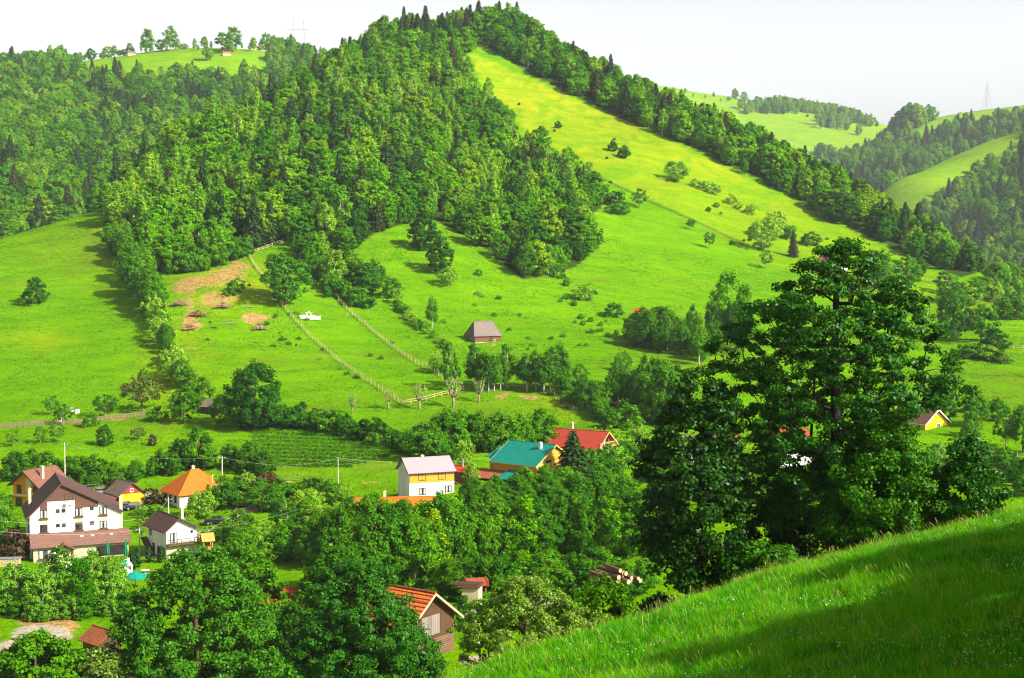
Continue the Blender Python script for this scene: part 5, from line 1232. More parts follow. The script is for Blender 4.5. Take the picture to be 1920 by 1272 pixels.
# turquoise awning tent
TEAL = simple('canvas_teal', (.0, .27, .19), (.0, .22, .15), 1, .7)
root = empty('garden_canopy', ground(254, 1103), R(20)); tag(root, 'turquoise garden canopy partly hidden by the light green bushes', 'canopy')
mb = MB(); n = 8; hh = 2.9; rr = 2.3
v = [(0, 0, hh)]+[(rr*cos(2*pi*k/n), rr*sin(2*pi*k/n), 2.05) for k in range(n)]+[(rr*cos(2*pi*k/n), rr*sin(2*pi*k/n), 1.75) for k in range(n)]
mb.add(v, [(0, 1+k, 1+(k+1) % n) for k in range(n)]+[(1+k, 9+k, 9+(k+1) % n, 1+(k+1) % n) for k in range(n)]); mb.build('canopy', TEAL, root); MB().tube([(0, 0, -.3), (0, 0, 2.9)], .06, 6).build('pole', METAL, root)
root = empty('parasol', ground(232, 1078), R(0)); tag(root, 'small open turquoise parasol left of the white garden oven', 'parasol')
mb = MB(); v = [(0, 0, 2.4)]+[(1.3*cos(2*pi*k/n), 1.3*sin(2*pi*k/n), 1.95) for k in range(n)]; mb.add(v, [(0, 1+k, 1+(k+1) % n) for k in range(n)]); mb.build('canopy', TEAL, root); MB().tube([(0, 0, -.3), (0, 0, 2.4)], .04, 6).build('pole', METAL, root)
# garden oven
root = empty('garden_oven', ground(241, 1078), R(20)); tag(root, 'white masonry garden oven with a small chimney beside the thujas', 'oven')
mb = MB(); mb.box(-.7, .7, -.5, .5, -.4, .95); mb.box(-.7, -.45, -.5, .5, .95, 1.7); mb.box(.45, .7, -.5, .5, .95, 1.7); mb.box(-.45, .45, .1, .5, .95, 1.7)
mb.add([(-.75,-.55,1.7),(.75,-.55,1.7),(.75,.55,1.7),(-.75,.55,1.7),(-.22,-.2,2.4),(.22,-.2,2.4),(.22,.25,2.4),(-.22,.25,2.4)], [(0,3,2,1),(4,5,6,7),(0,1,5,4),(1,2,6,5),(2,3,7,6),(3,0,4,7)]); mb.build('body', FRAME_W, root)
MB().box(-.2, .2, -.18, .22, 2.4, 3.0).build('chimney', FRAME_W, root)
# table with benches
root = empty('garden_table', ground(272, 1077), R(30)); tag(root, 'round garden table of pale stone on the lawn', 'table'); MB().lathe([(0, .78), (.8, .78), (.8, .7), (.2, .66), (.2, -.2)], 14).build('top', CONC, root)
for k, (dx, dy) in enumerate(((-1.6, .3), (1.5, -.2), (.3, 1.4), (-.4, -1.3), (2.6, .4))):
    g_ = ground(272, 1077)+Vector((dx, dy, 0)); tag(MB().tube([(0, 0, -.2), (0, 0, .45)], [.28, .24], 9).build('tree_stump_stool', TIMBER, None, g_), 'brown log stool around the pale garden table', 'stool', 'log stools by the garden table')
# cars
PAINT_B = simple('paint_black', (.012, .013, .016), None, 2, .25, spec=.6); PAINT_S = simple('paint_silver', (.45, .46, .47), None, 2, .3, metal=.3); PAINT_N = simple('paint_navy', (.02, .03, .06), None, 2, .25, spec=.6)
TYRE = simple('tyre', (.02, .02, .02), None, 2, .9); CLAMP = simple('lamp_glass', (.7, .7, .68), None, 2, .2); TAIL = simple('tail_lamp', (.4, .01, .01), None, 2, .3)
def car(loc, rz, paint, label):
    root = empty('parked_car', loc, rz); tag(root, label, 'car', 'cars parked in the village')
    prof = [(-2.1,.35),(-2.12,.75),(-1.95,.92),(-1.2,1.0),(1.95,1.02),(2.1,.85),(2.1,.35)]
    def ext(pr, w, wt=None):
        mb = MB(); k = len(pr); wt = wt or [w]*k; v = [(x, -wt[i], z) for i, (x, z) in enumerate(pr)]+[(x, wt[i], z) for i, (x, z) in enumerate(pr)]
        mb.add(v, [tuple(range(k)), tuple(reversed(range(k, 2*k)))]+[((i+1) % k, i, k+i, k+(i+1) % k) for i in range(k)]); return mb
    ext(prof, .86).build('body', paint, root)
    ext([(-1.1,1.0),(-.45,1.42),(1.3,1.45),(1.9,1.02)], .8, [.8,.66,.66,.8]).build('windows', GLASS, root)
    MB().box(-.45, 1.25, -.62, .62, 1.44, 1.5).build('roof', paint, root)
    for x in (-1.3, 1.35):
        for y in (-.8, .8):
            w = MB().tube([(x, y-.1, .33), (x, y+.1, .33)], .33, 14).build('wheel', TYRE, root); MB().tube([(x, y-.12, .33), (x, y+.12, .33)], .19, 10).build('rim', METAL, w)
    for y in (-.6, .6): MB().box(-2.15, -2.05, y-.18, y+.18, .62, .78).build('headlight', CLAMP, root); MB().box(2.05, 2.14, y-.15, y+.15, .65, .85).build('tail_light', TAIL, root)
    return root
car(ground(231, 953), R(30), PAINT_B, 'black parked car left in front of the yellow shed'); car(ground(249, 955), R(35), PAINT_N, 'dark blue parked car right in front of the yellow shed'); car(ground(402, 983), R(15), PAINT_B, 'black parked car by the lane right of the balcony house')
car(ground(166, 931), R(12), PAINT_S, 'silver parked car on the lane behind the guesthouse'); car(ground(186, 928), R(8), PAINT_S, 'light parked car on the lane left of the yellow shed')
# log pile
LOGM = simple('log_bark', (.22, .12, .06), (.12, .065, .035), 3, .9, .4, 9); LOGE = simple('log_end', (.66, .48, .26), (.5, .33, .17), 6, .9)
g0 = Vector(at(1150, 1100, 152)); g0.z = at(1150, 1090, 152)[2]
k = 0
for (px, dz_, r) in [(1118,.0,.42),(1131,.0,.38),(1144,0,.45),(1158,0,.42),(1172,0,.38),(1185,0,.36),(1124,.75,.38),(1139,.8,.4),(1153,.8,.45),(1167,.72,.34),(1180,.68,.3),(1148,1.5,.42),(1160,1.5,.38),(1150,2.1,.35)]:
    x = (px-1150)/F*152*S; o = empty('felled_log', g0+Vector((x, (k % 3)*.3, r*.8+dz_*.78)), R(-62+(k*7) % 13)); tag(o, 'sawn tree trunk lying in the log pile beside the pale road', 'log', 'logs in the pile')
    l = 3.6+.5*(k % 4); MB().tube([(-l/2, 0, 0), (l/2, 0, 0)], [r, r*.92], 10, cap=False).build('bark', LOGM, o, smooth=True)
    MB().tube([(-l/2+.004, 0, 0), (l/2-.004, 0, 0)], [r*.985, r*.905], 10).build('cut_ends', LOGE, o); k += 1
BRUSH = simple('brushwood', (.42, .27, .14), (.25, .15, .08), 2, .9)
# brush piles and fallen branches on the cleared ground
for j, (px, py, s_, lab) in enumerate([(336, 573, 3.2, 'brown brush pile near the hedge on the cleared ground'), (419, 577, 3.0, 'brown brush pile in the middle of the cleared ground'), (371, 593, 3.4, 'leafy brush pile below the bare soil'), (356, 618, 1.8, 'low reddish brush pile near the lower hedge'), (486, 618, 2.2, 'leafy heap on the lowest bare patch')]):
    rng = np.random.default_rng(90+j); mb = MB()
    for q in range(130):
        a = rng.random()*6.28; r = rng.random()*s_; x, y = cos(a)*r, sin(a)*r*.8; z = (1-r/s_)*2.0*rng.random()+.2; d = rng.normal(size=3)*.8; d[2] = abs(d[2])*.4
        mb.tube([(x-d[0], y-d[1], z), (x+d[0], y+d[1], z+d[2])], [.12, .06], 4)
    root = empty('brush_pile', ground(px, py)); tag(root, lab, 'brush pile', 'brush piles on the cleared ground'); mb.build('branches', BRUSH, root)
    if j in (2, 4): V, Q = leaves(rng, rng.normal(size=(14, 3))*[s_*.4, s_*.35, .15]+[0, 0, .6], np.full(14, .6), 30, .2, (0, 0, 0)); link('leaves', mk_mesh('leaves', V, Q, [LF['bush']]), root)
for px, py, a, l, lab in ((394, 605, -60, 2.6, 'short thick log lying below the brush piles'), (401, 616, -25, 2.8, 'second short log just below the first one'), (430, 608, 5, 6, 'long pale fallen trunk right of the short logs'), (556, 648, -70, 2.6, 'dark log lying alone in the green field'), (389, 638, -45, 3, 'thin branch lying in the field below the logs'), (466, 577, 8, 4, 'pale pole lying near the spreading tree')):
    tag(MB().tube([(-l/2, 0, .15), (0, .1, .3), (l/2, 0, .2)], [.2, .24, .14], 7).build('fallen_log', BARK_L if 'pale' in lab else TIMBER, None, ground(px, py), R(a)), lab, 'log')
# stone edged bed with white bench in the paddock
root = empty('grave_monument', ground(578, 597), R(-4)); tag(root, 'white walled oval plot with a small white bench in the paddock', 'monument')
mb = MB()
mb.slab([(-2.6, -1.8, .9), (4.6, -1.8, .9), (4.6, -1.5, .9), (-2.6, -1.5, .9)], 1.4); mb.build('retaining_wall', FRAME_W, root)
mb = MB(); n = 20
for k in range(n):
    a0 = pi*.0+k*pi/n; a1 = (k+1)*pi/n; mb.bar((1+3.6*cos(a0), -1.5+3.4*sin(a0), .95), (1+3.6*cos(a1), -1.5+3.4*sin(a1), .95), .2, .3)
mb.build('kerb', CREAM, root); mb = MB(); v = [(1, -1.4, .8)]+[(1+3.5*cos(k*pi/n), -1.45+3.3*sin(k*pi/n), .8) for k in range(n+1)]; mb.add(v, [(0, 1+k, 2+k) for k in range(n)]); mb.build('planting', simple('planting', (.14, .3, .02), (.4, .38, .06), 1.5), root)
mb = MB(); mb.box(-1.3, 1.1, 1.2, 1.9, 1.7, 1.9); mb.box(-.9, -.6, 1.3, 1.8, .6, 1.7); mb.box(.4, .7, 1.3, 1.8, .6, 1.7); mb.box(-.4, .2, 1.3, 1.7, 1.9, 2.3); mb.build('bench', FRAME_W, root)
# small posts, hives
for px, py in ((28,772),(43,769),(58,783),(79,779),(142,772)): tag(MB().tube([(0,0,-.3),(0,0,1.5)], .1, 6).build('wooden_post', TIMBER, None, ground(px, py)), 'thin wooden post above the picket fence in the left field', 'post', 'posts in the left field')
for px, py in ((134,772),(112,792),(145,775)): tag(MB().box(-.5,.5,-.5,.5,-.2,.9).box(-.6,.6,-.6,.6,.9,1.0).build('beehive', FRAME_W, None, ground(px, py)), 'white beehive by the fruit trees at the picket fence', 'beehive', 'white hives')
for px, py in ((160,888),(170,890),(186,905),(1704,850)): tag(MB().tube([(0,0,-.3),(.05,0,1.5)], .12, 6).build('whitewashed_post', FRAME_W, None, ground(px, py)), 'whitewashed post among the garden trees', 'post', 'whitewashed posts')
# ================================================================== TREES AND BUSHES ONE CAN TELL APART
T = [ # key, px, base py, height px, label, wide
('round',67,570,50,'dark round tree standing alone on the left meadow',.95),
('round',796,468,66,'rounded green tree at the top of the clearing',.9),('deepw',826,512,72,'dark pyramidal tree below the rounded one in the clearing',.9),('lime',841,536,42,'pale bush tree beneath the dark pyramidal tree',1),
('leafy',535,572,100,'broad leafy tree over the left paddock fence',1.1),('birch',811,617,58,'slim dark tree left of the log barn',1.25),
('elm',478,806,128,'large dense tree on its own above the crop rows',1.0),('plum',266,772,66,'spreading brownish plum tree by the picket fence',1.0),('leafy',270,735,44,'round green tree behind the plum tree',.8),
('orchard',97,778,34,'small round fruit tree left of the white hives',.9),('orchard',118,797,38,'small fruit tree leaning over the picket fence',.9),('orchard',197,784,44,'spreading fruit tree behind the picket fence',1.1),
('shrub',170,800,28,'low bush on the picket fence',1),('shrub',295,790,28,'green bush at the end of the picket fence',1),
('orchard',25,838,32,'small fruit tree below the fence at the left edge',.8),('orchard',76,832,32,'thin fruit tree below the picket fence',.7),('orchard',107,830,34,'dense little fruit tree below the fence',.9),('round',196,836,40,'dark round fruit tree casting shade below the fence',.8),('plum',258,826,24,'small brownish bush tree on the lower grass',1),('redshrub',286,836,22,'tiny reddish sapling on the lower grass',.7),
('leafy',348,730,46,'leafy tree at the foot of the hedge line',1.1),('leafy',345,795,72,'tall leafy tree left of the elm',.9),('leafy',378,770,66,'leafy tree filling the gap left of the elm',.8),('leafy',415,800,60,'dark leafy tree touching the elm',.8),('leafy',372,880,80,'dark leafy tree above the hipped roof',.9),('leafy',335,872,50,'leafy tree above the hipped roof on its left',.9),
('pollard',661,776,38,'pollarded fruit tree left of the paddock corner',.8),('pollard',728,768,42,'pollarded fruit tree at the paddock fence',.9),('pollard',786,768,48,'pollarded fruit tree below the paddock bottom fence',1),('pollard',850,765,56,'tall pollarded tree at the right paddock corner',.9),('pollard',898,755,46,'pollarded tree in front of the birch row',.8),
('shrub',445,548,26,'low dark bush on the cleared ground',1.2),('shrub',430,556,18,'second low dark bush on the cleared ground',1.1),
('round',1046,241,14,'lone dark bush high on the bright meadow',1),('round',1149,284,20,'smaller of two dark bushes on the bright meadow',1),('round',1170,297,24,'larger of two dark bushes on the bright meadow',1),
('lime',1269,342,42,'light green birch standing on the bright meadow',1.2),('orchard',1200,391,36,'sparse old tree on the brushwood fence',.8),('paleshrub',1303,350,15,'pale bush at the top of the bush row',1),('paleshrub',1320,357,19,'pale bush second in the bush row',1),('paleshrub',1338,364,20,'pale bush third in the bush row',1),
('paleshrub',1370,383,19,'pale bush fourth in the bush row',.9),('paleshrub',1408,402,21,'pale bush fifth in the bush row',.9),('paleshrub',1386,392,13,'low pale bush beside the fourth in the row',1),
('lime',1428,470,62,'broad light green tree on the meadow left of the spruce',1.0),('lime',1450,450,58,'tall light green tree behind the broad one',.9),('spruce',1487,482,52,'small dark spruce left of the big tree top',1),('shrub',1480,448,26,'round bush right behind the light green tree',1.2),('shrub',1522,460,24,'round bush above the big tree top',1.5),
('orchard',1330,466,30,'thin sapling on the meadow below the old fence',.7),('orchard',1296,432,22,'tiny sapling at the old fence',.6),('orchard',1437,504,34,'small drooping tree below the light green tree',.7),('leafy',1396,328,32,'bare brownish sapling at the tree belt',.6),
('shrub',1140,384,34,'bush at the edge of the wood beside the bright meadow',1.3),('shrub',1160,401,24,'low dark bush below the wood edge',1.5),('redshrub',1136,382,18,'small reddish bush at the wood edge',1),
('leafy',1080,418,50,'leafy tree at the lower right tip of the wood',1),('redshrub',1113,460,34,'olive brown bush at the lower tip of the wood',1.1),
('shrub',1048,522,26,'small bush beneath the wood tip',.8),('shrub',1063,537,16,'tiny bush beneath the wood tip',.8),('paleshrub',1102,562,30,'spreading pale bush in the middle meadow',1.4),('shrub',1151,594,26,'round bush left of the hillside grove',1.2),('shrub',897,517,12,'tiny bush in the open clearing',1),
('leafy',985,520,60,'pointed tree at the foot of the wood tip',.8),
('lime',825,700,46,'light leafy tree above the paddock corner',1),('orchard',845,735,80,'thin tall tree at the paddock corner',.5),
('leafy',1160,724,60,'light tree on the grass left of the thicket',.7),('leafy',1171,694,36,'small round tree on the grass left of the thicket',.8),
('lime',1150,745,40,'pale sapling below the light tree',.7),('orchard',1085,725,44,'fruit tree right of the birch row',.9),('orchard',1095,742,36,'leaning fruit tree right of the birch row',.9),
('leafy',700,548,60,'dark leafy tree at the right foot of the left wood',.9),('leafy',735,560,40,'dark bush tree at the wood foot',1.1),('lime',745,570,32,'pale shrubby tree at the start of the hedge',.8),
('round',1865,660,44,'dark round tree on the right slope',1.3),('leafy',1788,640,100,'tall feathery tree on the right slope',.75),('leafy',1840,640,70,'olive green tree on the right slope',1),('leafy',1880,600,44,'fruit tree at the right edge of the slope',1),('leafy',1905,600,46,'fruit tree at the right frame edge',1),('orchard',1790,645,28,'small dark bush tree under the feathery tree',.7),
('leafy',1700,540,60,'tree on the slope right of the big crown',1),('leafy',1655,540,70,'soft green tree behind the right side of the big crown',1.1),('leafy',1720,525,44,'tree on the skyline slope right of the big crown',.9),('shrub',1800,560,30,'bush on the upper right slope',1.3),
('leafy',1830,800,60,'soft green tree above the orange house',1.0),('leafy',1870,790,44,'soft green tree on the lower right slope',1.0),('orchard',1828,815,30,'fruit tree right of the orange house',1),('orchard',1886,840,66,'tall sparse fruit tree at the right edge',.7),('leafy',1918,850,90,'dark tree at the right frame edge',.8),
('spruce',1074,912,108,'dark spruce in front of the green and red roofed houses',1.9),
('lime',464,925,46,'yellow green round tree right of the tall pole',.9),('redshrub',502,930,44,'reddish brown bush in the village gardens',1.3),('redshrub',218,925,26,'reddish hedge beside the yellow shed',1.4),('redshrub',285,945,30,'red brown hedge left of the hipped cottage',1.3),
('lime',378,972,56,'light green fruit tree in front of the hipped cottage',1.1),('leafy',450,1005,50,'leafy fruit tree on the orchard lawn',1.2),('orchard',539,1000,66,'tall fruit tree on the orchard lawn',1.1),('lime',600,1000,60,'light green fruit tree at the right of the orchard lawn',1.2),('orchard',490,960,50,'fruit tree behind the orchard lawn',1.2),('lime',350,990,30,'light bush beside the balcony house',1.2),('lime',870,880,60,'white flowering light tree beside the small red roof',.7),('lime',885,905,40,'light green bush below the white flowering tree',.9),
('elder',120,1110,84,'white blossoming elder bush at the lower left',1.1),('willow',30,1145,92,'yellow green willow bush at the left edge',1.1),('willow',80,1150,90,'yellow green willow bush second from the left edge',1.0),
('willow',175,1140,108,'bright green willow in front of the guesthouse lean-to',.8),('willow',212,1140,98,'bright willow beside the turquoise canopy',.75),('alder',150,1150,104,'dark green bush between the two bright willows',.9),('leafy',60,1125,58,'yellow flowered shrub tree in front of the guesthouse corner',1.2),
('leafy',12,1040,84,'leafy tree left of the guesthouse',.7),('leafy',8,975,52,'light green tree covering the orange house',.8),('willow',-8,1000,74,'light green willow at the left frame edge',.8),('redshrub',28,1050,60,'brownish shrub beside the guesthouse wall',.9),
('thuja',244,1062,24,'',1),('thuja',250,1068,28,'',1),('thuja',257,1064,38,'',1),('thuja',279,1055,32,'',1),('thuja',302,1055,34,'',1),
]
for t in T:
    key, px, py, h, lab, wide = t
    if key == 'thuja': plant(key, px, py, h, 'clipped dark columnar thuja on the small lawn by the balcony house', 'columnar thujas', wide, sheet='main')
    else: plant(key, px, py, h, lab, None, wide, sheet='main')
ORD = 'first second third fourth fifth sixth seventh eighth ninth tenth eleventh twelfth thirteenth fourteenth fifteenth sixteenth seventeenth eighteenth'.split()
def row(key, pts, hs, label, group, wide=1.0, jit=4, n=None, seed=1, hj=.28):
    rg = random.Random(seed); made = []
    for i in range(n or len(pts)):
        if n:
            t = i/(n-1)*(len(pts)-1); a = int(min(t, len(pts)-2)); f = t-a; x = pts[a][0]*(1-f)+pts[a+1][0]*f; y = pts[a][1]*(1-f)+pts[a+1][1]*f
        else: x, y = pts[i]
        kk = key if isinstance(key, str) else rg.choice(key)
        o = plant(kk, x+rg.uniform(-jit, jit), y+rg.uniform(-jit, jit)*.5, hs*(1-hj+2*hj*rg.random()), label, group, wide*(.8+.4*rg.random()), sheet='main'); made.append(o)
    if len(made) <= 18:
        made.sort(key=lambda q: q.location.x/q.location.y)
        for i, o in enumerate(made): o['label'] = label+', '+('leftmost of them' if i == 0 else 'rightmost of them' if i == len(made)-1 else ORD[i]+' from the left')
row(('leafy','alder','round'), [(215,470),(250,520),(268,560),(288,590)], 62, 'tree in the upper hedge line beside the left meadow', 'hedge trees', .9, n=11, seed=2)
row(('lime','leafy','paleshrub'), [(290,590),(300,625),(312,660),(330,700),(345,730)], 40, 'pale bush of the hedge line between the two lower fields', 'hedge bushes', .8, n=16, seed=3)
row(('shrub','paleshrub'), [(745,575),(770,600),(800,625),(830,645),(850,660)], 15, 'small bush of the broken hedge beside the log barn', 'broken hedge', 1, n=14, seed=4)
row(('birch',), [(890,728),(898,732),(908,735),(918,737),(928,735),(940,732),(950,729),(912,730)], 74, 'white stemmed birch in the dense row behind the grey fence', 'birch row', 1.35, jit=2, seed=5, hj=.12)
row(('birch',), [(988,735),(1003,733),(1030,735),(1047,733),(1018,738)], 80, 'tall full birch right of the dense birch row', 'right birches', 1.6, jit=2, seed=6, hj=.15)
row(('shrub','leafy'), [(1060,740),(1100,760),(1140,790),(1190,800)], 38, 'bush in the overgrown orchard above the red chalet', 'overgrown orchard', 1, n=26, jit=26, seed=7)
row(('leafy','alder','birch'), [(1195,640),(1240,655),(1290,660),(1330,680)], 62, 'tree of the dense hillside grove left of the big trees', 'hillside grove', 1.1, n=26, jit=16, seed=8)
row(('alder','birch'), [(1330,655),(1360,650),(1390,660)], 110, 'tall dark alder behind the left foreground tree', 'tall alders', .8, n=5, jit=8, seed=9)
row(('leafy','birch','alder'), [(1170,760),(1220,780),(1260,800)], 90, 'tree in the thicket below the hillside grove', 'thicket below the grove', .8, n=22, jit=24, seed=10)
row(('leafy','round'), [(20,895),(110,890),(200,905),(290,895),(330,885),(420,880),(500,890)], 46, 'dark garden tree at the foot of the slope', 'garden trees at the slope foot', 1.0, n=26, jit=12, seed=11)
row(('round','shrub','leafy'), [(470,800),(560,800),(640,815),(720,835),(790,850),(830,870)], 36, 'bush of the dark hedge above the crop rows', 'dark hedge', 1.2, n=34, jit=8, seed=12)
row(('alder','leafy'), [(800,860),(850,840),(900,845),(960,850),(1020,845)], 62, 'light green tree in the belt behind the green roofed house', 'trees behind the houses', 1.1, n=24, jit=12, seed=13)
row(('leafy','lime'), [(1100,850),(1160,860),(1200,850),(1250,870)], 50, 'tree beside the red chalet', 'trees by the chalet', 1.0, n=14, jit=12, seed=14)
row(('alder','bigleafy','leafy'), [(880,965),(960,955),(1080,950),(1180,950)], 58, 'tree in the upper rows of the central thicket', 'central thicket upper rows', 1.0, n=40, jit=16, seed=15)
row(('alder','bigleafy','alder'), [(600,1060),(700,1050),(800,1060),(900,1060),(1000,1050),(1100,1040),(1200,1030)], 106, 'tree in the lower rows of the central thicket', 'central thicket lower rows', 1.0, n=40, jit=14, seed=16, hj=.16)
row(('leafy','lime'), [(640,1000),(700,1010),(760,1000),(850,985)], 60, 'leafy tree before the long orange roof', 'trees before the long orange roof', .9, n=9, jit=8, seed=30, hj=.15)
row(('alder','bigleafy'), [(650,1120),(740,1110),(830,1090)], 140, 'tall tree of the thicket behind the near barn', 'thicket behind the near barn', .85, n=9, jit=10, seed=17)
row(('leafy','lime'), [(400,955),(470,955),(560,960),(640,950)], 46, 'garden tree between the cottage and the orchard lawn', 'garden trees', 1.0, n=16, jit=14, seed=18)
row(('lime','leafy','willow'), [(420,1060),(500,1060),(580,1050),(640,1060)], 60, 'light tree at the lower edge of the orchard lawn', 'trees below the lawn', 1.0, n=14, jit=16, seed=19)
row(('leafy','alder'), [(1780,760),(1830,870),(1900,900),(1925,930)], 56, 'tree on the valley floor at the right edge', 'right valley trees', 1.0, n=12, jit=14, seed=20)
row(('leafy','alder','willow'), [(1220,930),(1330,930),(1440,940),(1560,930),(1680,930),(1760,900)], 66, 'valley tree glimpsed behind the foreground trees', 'valley trees behind the foreground', 1.0, n=26, jit=20, seed=21)
row(('shrub','paleshrub'), [(1800,668),(1850,674),(1890,680)], 22, 'bush along the terrace edge on the right slope', 'terrace bushes', 1.2, n=12, jit=4, seed=22)
row(('leafy','orchard','lime'), [(1760,560),(1820,570),(1880,560),(1920,590)], 40, 'fruit tree of the orchard on the upper right slope', 'upper right orchard', 1.1, n=14, jit=20, seed=23)
row(('leafy','lime'), [(1860,540),(1890,530),(1930,520)], 40, 'light tree at the end of the ridge on the right', 'ridge end trees', 1.2, n=12, jit=14, seed=24)
row(('shrub',), [(1040,560),(1100,600),(1160,640),(1060,600)], 9, 'tiny shrub dotted over the middle meadow', 'dotted shrubs', 1, n=12, jit=20, seed=25)
row(('shrub','leafy'), [(560,470),(600,520),(640,560),(690,580)], 34, 'bush along the wood edge beside the right paddock fence', 'wood edge bushes', 1, n=16, jit=6, seed=26)
row(('leafy','shrub'), [(290,505),(350,512),(400,500),(460,478)], 36, 'young tree at the lower edge of the wood above the bare soil', 'wood edge saplings', 1, n=22, jit=5, seed=27)
row(('shrub','willow'), [(0,1150),(60,1165),(130,1160),(240,1150)], 36, 'low green bush at the edge of the dirt yard', 'yard edge bushes', 1.2, n=10, jit=6, seed=28)
row(('leafy','shrub'), [(850,1180),(1000,1110),(1120,1110),(1200,1120)], 60, 'bush in the hollow behind the apple tree', 'hollow bushes', 1.1, n=12, jit=12, seed=29)
# skyline trees, left
for px, py, h, kd, w, lab in ((243,88,22,'birchw',1.6,'small pale tree on the left skyline'),(276,90,44,'birchw',1.5,'tall birch on the left skyline'),(320,96,44,'birchw',1.7,'pair topped birch right of the tall skyline birch'),(383,88,22,'wood',.9,'small round tree on the left skyline meadow'),(420,100,40,'birchw',2.0,'left tree of the skyline grove'),(438,98,48,'birchw',1.7,'tallest tree of the skyline grove'),(390,115,28,'birchw',2,'birch below the skyline grove'),(475,85,24,'birchw',1.5,'thin birch beside the sheepfold'),(500,92,34,'wood',1,'round tree right of the sheepfold'),(300,92,20,'wood',1.2,'low bush between the skyline birches'),(232,104,12,'wood',1.4,'low bush below the small skyline tree'),(112,112,28,'birchw',1.8,'pale tree above the left forest edge'),(150,104,18,'wood',.9,'dark little tree above the left forest edge'),(345,92,10,'wood',2,'low hedge bush on the skyline meadow')):
    plant(kd, px, py, h, lab, None, w, sheet='bl')
for px, py, h, kd, w, lab in ((1378,186,20,'wood',1,'first small tree on the right skyline meadow'),(1396,190,18,'wood',1,'second small tree on the right skyline meadow'),(1388,206,20,'birchw',1.6,'pale tree below the skyline pair'),(1610,254,22,'wood',.8,'lone round tree on the far pale meadow'),(1533,236,40,'birchw',.6,'thin tall tree on the far pale meadow'),(1422,206,26,'birchw',2,'pale tree at the left end of the far belt')):
    plant(kd, px, py, h, lab, None, w, sheet='r3')
for px, py, h, w in ((1688,248,40,1.2),(1702,243,50,1.1),(1718,240,46,1.0),(1738,230,34,1.2),(1676,252,32,1.2),(1726,238,40,1.0),(1748,226,26,1.2)): plant('wood', px, py, h, 'tree of the dark clump on the right skyline saddle', 'skyline saddle clump', w, sheet='r2')
row(('leafy','lime','shrub'), [(1075,900),(1110,895),(1150,890),(1180,880)], 50, 'leafy tree in front of the red chalet', 'trees before the chalet', 1.1, n=8, jit=6, seed=41, hj=.15)
rs = random.Random(8)
for i in range(30):
    px = 150+i*12.5+rs.uniform(-5, 5); py = 96+rs.uniform(-4, 6) if px < 480 else 92
    plant(rs.choice(('birchw', 'wood', 'birchw')), px, py, rs.choice((9, 12, 16, 22)), 'small pale tree in the scattered line on the left skyline meadow', 'scattered skyline trees', rs.uniform(.9, 1.6), sheet='bl')
for i in range(22):
    px = 1290+i*16+rs.uniform(-6, 6); plant(rs.choice(('birchw', 'wood')), px, 176+(px-1290)*.16+rs.uniform(0, 8), rs.choice((6, 8, 11)), 'tiny tree dotted on the farthest right meadow', 'dotted far trees', 1.3, sheet='r3')
for i in range(26):
    px = rs.uniform(960, 1560); py = 120+(px-905)*.48+rs.uniform(20, 150)
    if py < 470: plant(rs.choice(('shrub', 'round', 'paleshrub')), px, py, rs.choice((5, 7, 9)), 'tiny bush dotted on the bright upper meadow', 'dotted meadow bushes', 1.2, sheet='main')
row(('alder','leafy','bigleafy'), [(830,1120),(930,1125),(1050,1115),(1120,1110)], 74, 'tree between the thicket and the apple tree', 'trees above the apple tree', 1.1, n=14, jit=8, seed=51, hj=.15)
plant('leafy', 880, 1175, 62, 'bush in front of the yellow walled shack', None, 1.3, sheet='main'); plant('leafy', 905, 1165, 56, 'bush right of the yellow walled shack', None, 1.2, sheet='main')
row(('shrub','leafy','lime'), [(430,935),(520,932),(620,935)], 34, 'small tree in the gardens under the brown pole', 'gardens under the pole', 1.1, n=16, jit=12, seed=61)
row(('shrub','leafy'), [(130,918),(180,912),(230,905)], 22, 'bush behind the guesthouse roof', 'bushes behind the guesthouse', 1.1, n=10, jit=8, seed=62)
row(('leafy','lime','orchard'), [(400,1010),(450,1035),(520,1020),(600,985)], 44, 'fruit tree scattered around the orchard lawn', 'fruit trees around the lawn', 1.1, n=14, jit=16, seed=63)
row(('shrub','lime'), [(270,965),(300,985),(262,1000)], 22, 'bush between the guesthouse and the balcony house', 'bushes between the white houses', 1.1, n=7, jit=6, seed=64)
row(('shrub','paleshrub'), [(560,590),(500,640),(640,700),(900,560),(1000,650),(1100,620)], 7, 'low weed clump on the lower meadows', 'weed clumps', 1.3, n=40, jit=40, seed=65)
# crop rows
rng = np.random.default_rng(77); Vs = []; Qs = []; nb = 0
for r_ in range(9):
    for q in range(150):
        t = q/149; px = 470+t*360+r_*3; py = 812+r_*7.5+t*14*(1-r_*.05)
        if px > 520+330*(1-r_/14): continue
        p = P(px+rng.normal()*1.2, py+rng.normal()*.7, 'main'); Vv, Qq = leaves(rng, np.array([[p[0], p[1], p[2]+.45]]), np.array([.6]), 16, .24, (p[0], p[1], p[2]-1)); Vs.append(Vv); Qs.append(Qq+nb); nb += len(Vv)
tag(link('crop_rows', mk_mesh('crop_rows', np.concatenate(Vs), np.concatenate(Qs), [LF['bush']])), 'rows of leafy raspberry canes on the bank below the elm', None, kind='stuff')
